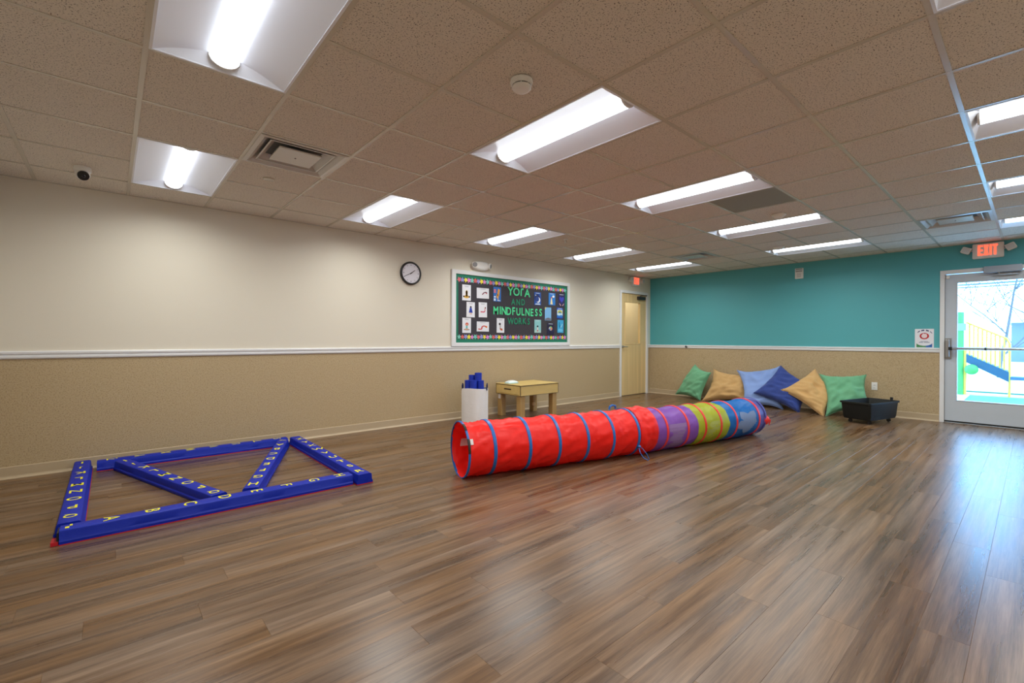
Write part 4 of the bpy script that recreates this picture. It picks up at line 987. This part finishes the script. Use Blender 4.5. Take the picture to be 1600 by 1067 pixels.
def rolled_mat(off, h, lean, label, r=.051):
    base = bc+Vector((*off, .035)); ax = Vector((lean[0], lean[1], 1)).normalized(); u = ax.orthogonal().normalized(); q = ax.cross(u)
    N_ = 70; th0 = .0055; V = []; F = []; L_ = h-.035
    turns = (r-.008)/.0105
    for k in range(N_+1):
        a = 2*PI*turns*k/N_; rr = .008+.0105*turns*k/N_
        for rad in (rr, rr+th0):
            for z in (0, L_): V.append(base+ax*z+(u*math.cos(a)+q*math.sin(a))*rad)
    for k in range(N_):
        i = k*4; F += [(i, i+4, i+5, i+1), (i+2, i+3, i+7, i+6), (i+1, i+5, i+7, i+3), (i, i+2, i+6, i+4)]
    F += [(0, 1, 3, 2), (N_*4, N_*4+2, N_*4+3, N_*4+1)]
    o = MB().add(V, F); 
    ob = o.build('yoga_mat', MATB, None, smooth='auto'); tag(ob, label, 'yoga mat', 'rolled blue mats in the canvas bag'); return ob
ru = Vector((RX.x, RX.y)).normalized(); fu = Vector((_f.x, _f.y)).normalized()
def off(r_, f_): return (ru*r_+fu*f_)*.9
rolled_mat(off(-.103, -.02), .60, (0, 0), 'rolled blue mat at the left edge of the white bag')
rolled_mat(off(-.052, .098), .665, (0, 0), 'rolled blue mat at the back left of the white bag')
rolled_mat(off(-.016, -.097), .605, (0, 0), 'rolled blue mat at the front middle of the white bag')
rolled_mat(off(.048, .036), .70, (0, 0), 'tallest rolled blue mat in the white bag', .051)
rolled_mat(off(.098, -.062), .60, (.0, 0), 'rolled blue mat at the right edge of the white bag', .045)

# ------------------------------------------------------------------ wooden table and wipes pack
nc = onz(815.6, 602.8, .50); rc = onz(875, 598.5, .50)
tb0 = Vector((4.375, -.70, 0)); twx, twy = .80, .56
t = thing('play_table', (tb0.x+twx/2, tb0.y+twy/2, 0), 'low pale wooden table with side drawer beside the cream wall', 'table', None, 0)
x0, x1, y0, y1 = tb0.x, tb0.x+twx, tb0.y, tb0.y+twy
MB().box(x0, y0, .345, x1, y1, .488).build('apron', PLYW, t)
MB().box(x0-.004, y0-.004, .486, x1+.004, y1+.004, .493).build('top_edge', EDGEW, t)
MB().cbox(x0-.002, y0-.002, .493, x1+.002, y1+.002, .503, .002).build('table_top', PLYW, t)
mb = MB()
mb.box(x0-.003, y0-.003, .345, x0+.004, y0+.004, .486).box(x1-.003, y0-.003, .345, x1+.003, y0+.003, .486).box(x0-.003, y1-.003, .345, x0+.003, y1+.003, .486)
mb.box(x0-.003, y0-.003, .341, x1+.003, y0+.003, .346).box(x0-.003, y0-.003, .341, x0+.003, y1+.003, .346)
mb.build('edge_line', EDGEW, t)
dw = MB().cbox(x0-.008, y0+.03, .362, x0+.002, y1-.03, .478, .002).build('drawer_front', PLYW, t)
mb = MB().box(x0-.0095, y0+.20, .420, x0-.007, y0+.36, .438); mb.build('handle_slot', EDGEW, dw)
lw_ = .092
for (lx, ly) in ((x0+.015, y0+.015), (x1-.015-lw_, y0+.015), (x0+.015, y1-.015-lw_), (x1-.015-lw_, y1-.015-lw_)):
    MB().cbox(lx, ly, 0, lx+lw_, ly+lw_, .345, .006).build('leg', LEGW, t)
MB().box(x0+.0135, y1-.09, .265, x0+.0152, y1-.035, .335).build('leg_sticker', PAPER, t)
MB().lathe([(.030, 0), (.034, .004), (.034, .022), (.030, .026)], (x1-.015-lw_+.005, y1-.10, .12), (0, -1, 0), 24).build('wooden_disc', mat('disc_wood', lin((206, 168, 118)), .5), t, smooth='auto')
tp = onz(795, 596, .503); tp = Vector((x0+.14, y1-.20, .503))
t = thing('wipes_pack', tp, 'small white and aqua wipes pack on the wooden table', 'wipes')
V = []; F = []; n = 12
for i in range(n+1):
    for j in range(n+1):
        a, b = 2*i/n-1, 2*j/n-1; h = ((1-a**4)*(1-b**4))**.5
        V.append(tp+Vector((a*.095, b*.055, .010+.030*h)))
for i in range(n):
    for j in range(n): k = i*(n+1)+j; F.append((k, k+1, k+n+2, k+n+1))
MB().add(V, F).build('pouch_top', mat('wipes_white', lin((222, 236, 238)), .35), t, smooth=True)
mb = MB(); m = (n+1)
edge = [(i, 0) for i in range(n)]+[(n, j) for j in range(n)]+[(n-i, n) for i in range(n)]+[(0, n-j) for j in range(n)]
E_ = [V[i*m+j] for i, j in edge]; k_ = len(E_)
mb.add([Vector((p.x, p.y, .503)) for p in E_]+E_, [(k, (k+1) % k_, k_+(k+1) % k_, k_+k) for k in range(k_)]+[tuple(range(k_))]).build('pouch_side', mat('wipes_aqua', lin((120, 186, 194)), .35), t)
MB().cbox(tp.x-.05, tp.y-.028, .538, tp.x+.04, tp.y+.028, .547, .003).build('lid', WPLAS, t)

# ------------------------------------------------------------------ outside the glass door
GX = XT+WT
struct(MB().box(GX, -60, -.12, 120, 60, -.05).build('ground', mat('pale_pavement', lin((226, 230, 222)), .9)), 'pale sunlit ground outside the glass door', 'ground')
OG = lambda nm, c: mat(nm, lin(c), .6)
tag(MB().cbox(12.4, -9.5, -.05, 14.1, -4.70, -.02, .01).build('rubber_mat', OG('teal_rubber', (46, 118, 104))), 'teal rubber mat on the ground before the playground', 'mat')
PGX = 14.4
t = thing('playground_slide', (PGX, -4.9, -.05), 'green and yellow playground climber with blue slide outside', 'playground')
GP = OG('play_green', (70, 140, 60)); YP = OG('play_yellow', (196, 150, 40)); BP = OG('play_blue', (16, 62, 78)); LB = OG('play_sky', (50, 80, 120))
MB().tube([(PGX, -4.52, -.05), (PGX, -4.52, 1.82)], .065, 16).build('post', GP, t, smooth='auto')
MB().tube([(PGX+.1, -4.43, -.05), (PGX+.1, -4.43, 1.80)], .03, 10).build('post', LB, t)
MB().cbox(PGX-.08, -4.42, 1.40, PGX-.05, -4.62, 1.56, .005).build('post_collar', mat('collar_grey', lin((120, 140, 168)), .5), t)
MB().tube([(PGX, -4.60, -.05), (PGX, -4.60, 1.0)], .03, 10).build('post', YP, t)
MB().tube([(PGX, -5.285, -.05), (PGX, -5.285, 1.10), (PGX, -5.24, 1.22), (PGX, -4.62, 1.585)], .022, 10).build('handrail', YP, t)
for k in range(9):
    f_ = (k+.5)/9.3; y = -4.64-.62*f_; zt_ = 1.57-.36*f_
    MB().tube([(PGX, y, .80-.40*f_), (PGX, y, zt_)], .017, 8).build('baluster', YP, t)
MB().add([(PGX-.02, -4.60, .70), (PGX-.02, -5.28, .28), (PGX-.02, -5.28, .50), (PGX-.02, -4.60, .885), (PGX+.5, -4.60, .70), (PGX+.5, -5.28, .28), (PGX+.5, -5.28, .50), (PGX+.5, -4.60, .885)], [(0,1,2,3),(4,7,6,5),(0,4,5,1),(3,2,6,7)]).build('slide_side', BP, t)
MB().lathe([(.02, .08), (.06, .07), (.10, .04), (.115, 0)], (PGX-.08, -4.71, .53), (-1, 0, 0), 24).build('bubble_panel', GP, t, smooth='auto')
MB().cbox(PGX-.04, -5.30, .33, PGX+.3, -6.6, .40, .01).build('deck_edge', LB, t)
MB().cbox(PGX+.2, -4.3, .0, PGX+.3, -6.8, .03, .005).build('ground_border', OG('dark_turf', (60, 110, 80)), t)
BY = onx(1580, 540, 39).y
b_ = thing('far_building', (42, BY-10, -.05), 'pale blue-grey building beyond the playground', 'building')
MB().box(39, BY, -.05, 45, BY-20, 2.2).build('wall', OG('pale_siding', (96, 100, 104)), b_)
MB().box(38.5, BY+.2, 2.2, 45.5, BY-20.2, 2.4).build('roof_edge', OG('roof_white', (224, 230, 236)), b_)
for (pa, pb_, rd_, nm) in (((1440, 449), (1640, 436), .05, 'upper overhead wire crossing the sky'), ((1440, 453), (1640, 441), .035, 'lower overhead wire crossing the sky')):
    w0, w1 = onx(*pa, 40), onx(*pb_, 40)
    tag(MB().tube([w0, (w0+w1)/2-Vector((0, 0, .02)), w1], rd_, 6).build('overhead_wire', OG('wire_blue', (60, 84, 120))), nm, 'wire')
BARK = OG('pale_bark', (88, 78, 74))
def tree(base, h, seed, label, lean):
    rd = random.Random(seed); mb = MB()
    t = thing('bare_tree', base, label, 'tree', 'bare trees outside')
    tr = MB(); br = MB()
    def grow(mbx, p, d, l, r, lev):
        pts = [p]; rad = [r]; q = p.copy(); dd = d.copy()
        for k in range(5):
            dd = (dd+Vector((rd.uniform(-.25, .25), rd.uniform(-.25, .25), rd.uniform(-.10, .16)))*(.5 if lev else .25)).normalized()
            q = q+dd*l/5; pts.append(q.copy()); rad.append(max(r*(1-.13*(k+1)), .008))
        mbx.tube(pts, rad, 5 if lev else 8, cap=False)
        if lev >= 3: return
        for k in range(7 if lev < 2 else 5):
            i = rd.choice((1, 2, 3, 4, 5)); a = rd.uniform(0, 2*PI)
            nd = (dd*.55+Vector((math.cos(a), math.sin(a), rd.uniform(.0, .6)))*.75).normalized()
            grow(br, pts[i], nd, l*rd.uniform(.55, .8), max(rad[i]*.6, .010), lev+1)
    grow(tr, Vector(base), Vector(lean).normalized(), h, .055*h/4, 0)
    tr.build('trunk', BARK, t, smooth=True, recalc=False); br.build('branches', BARK, t, smooth=True, recalc=False)
tree((22, -4.85, -.05), 3.6, 4, 'bare tree right behind the green playground post', (.02, -.05, 1))
tree((27, -6.4, -.05), 4.2, 9, 'bare arching tree behind the yellow railing', (0, .12, 1))
tree((31.5, -10.2, -.05), 4.0, 15, 'bare tree at the right edge of the door glass', (0, .22, 1))
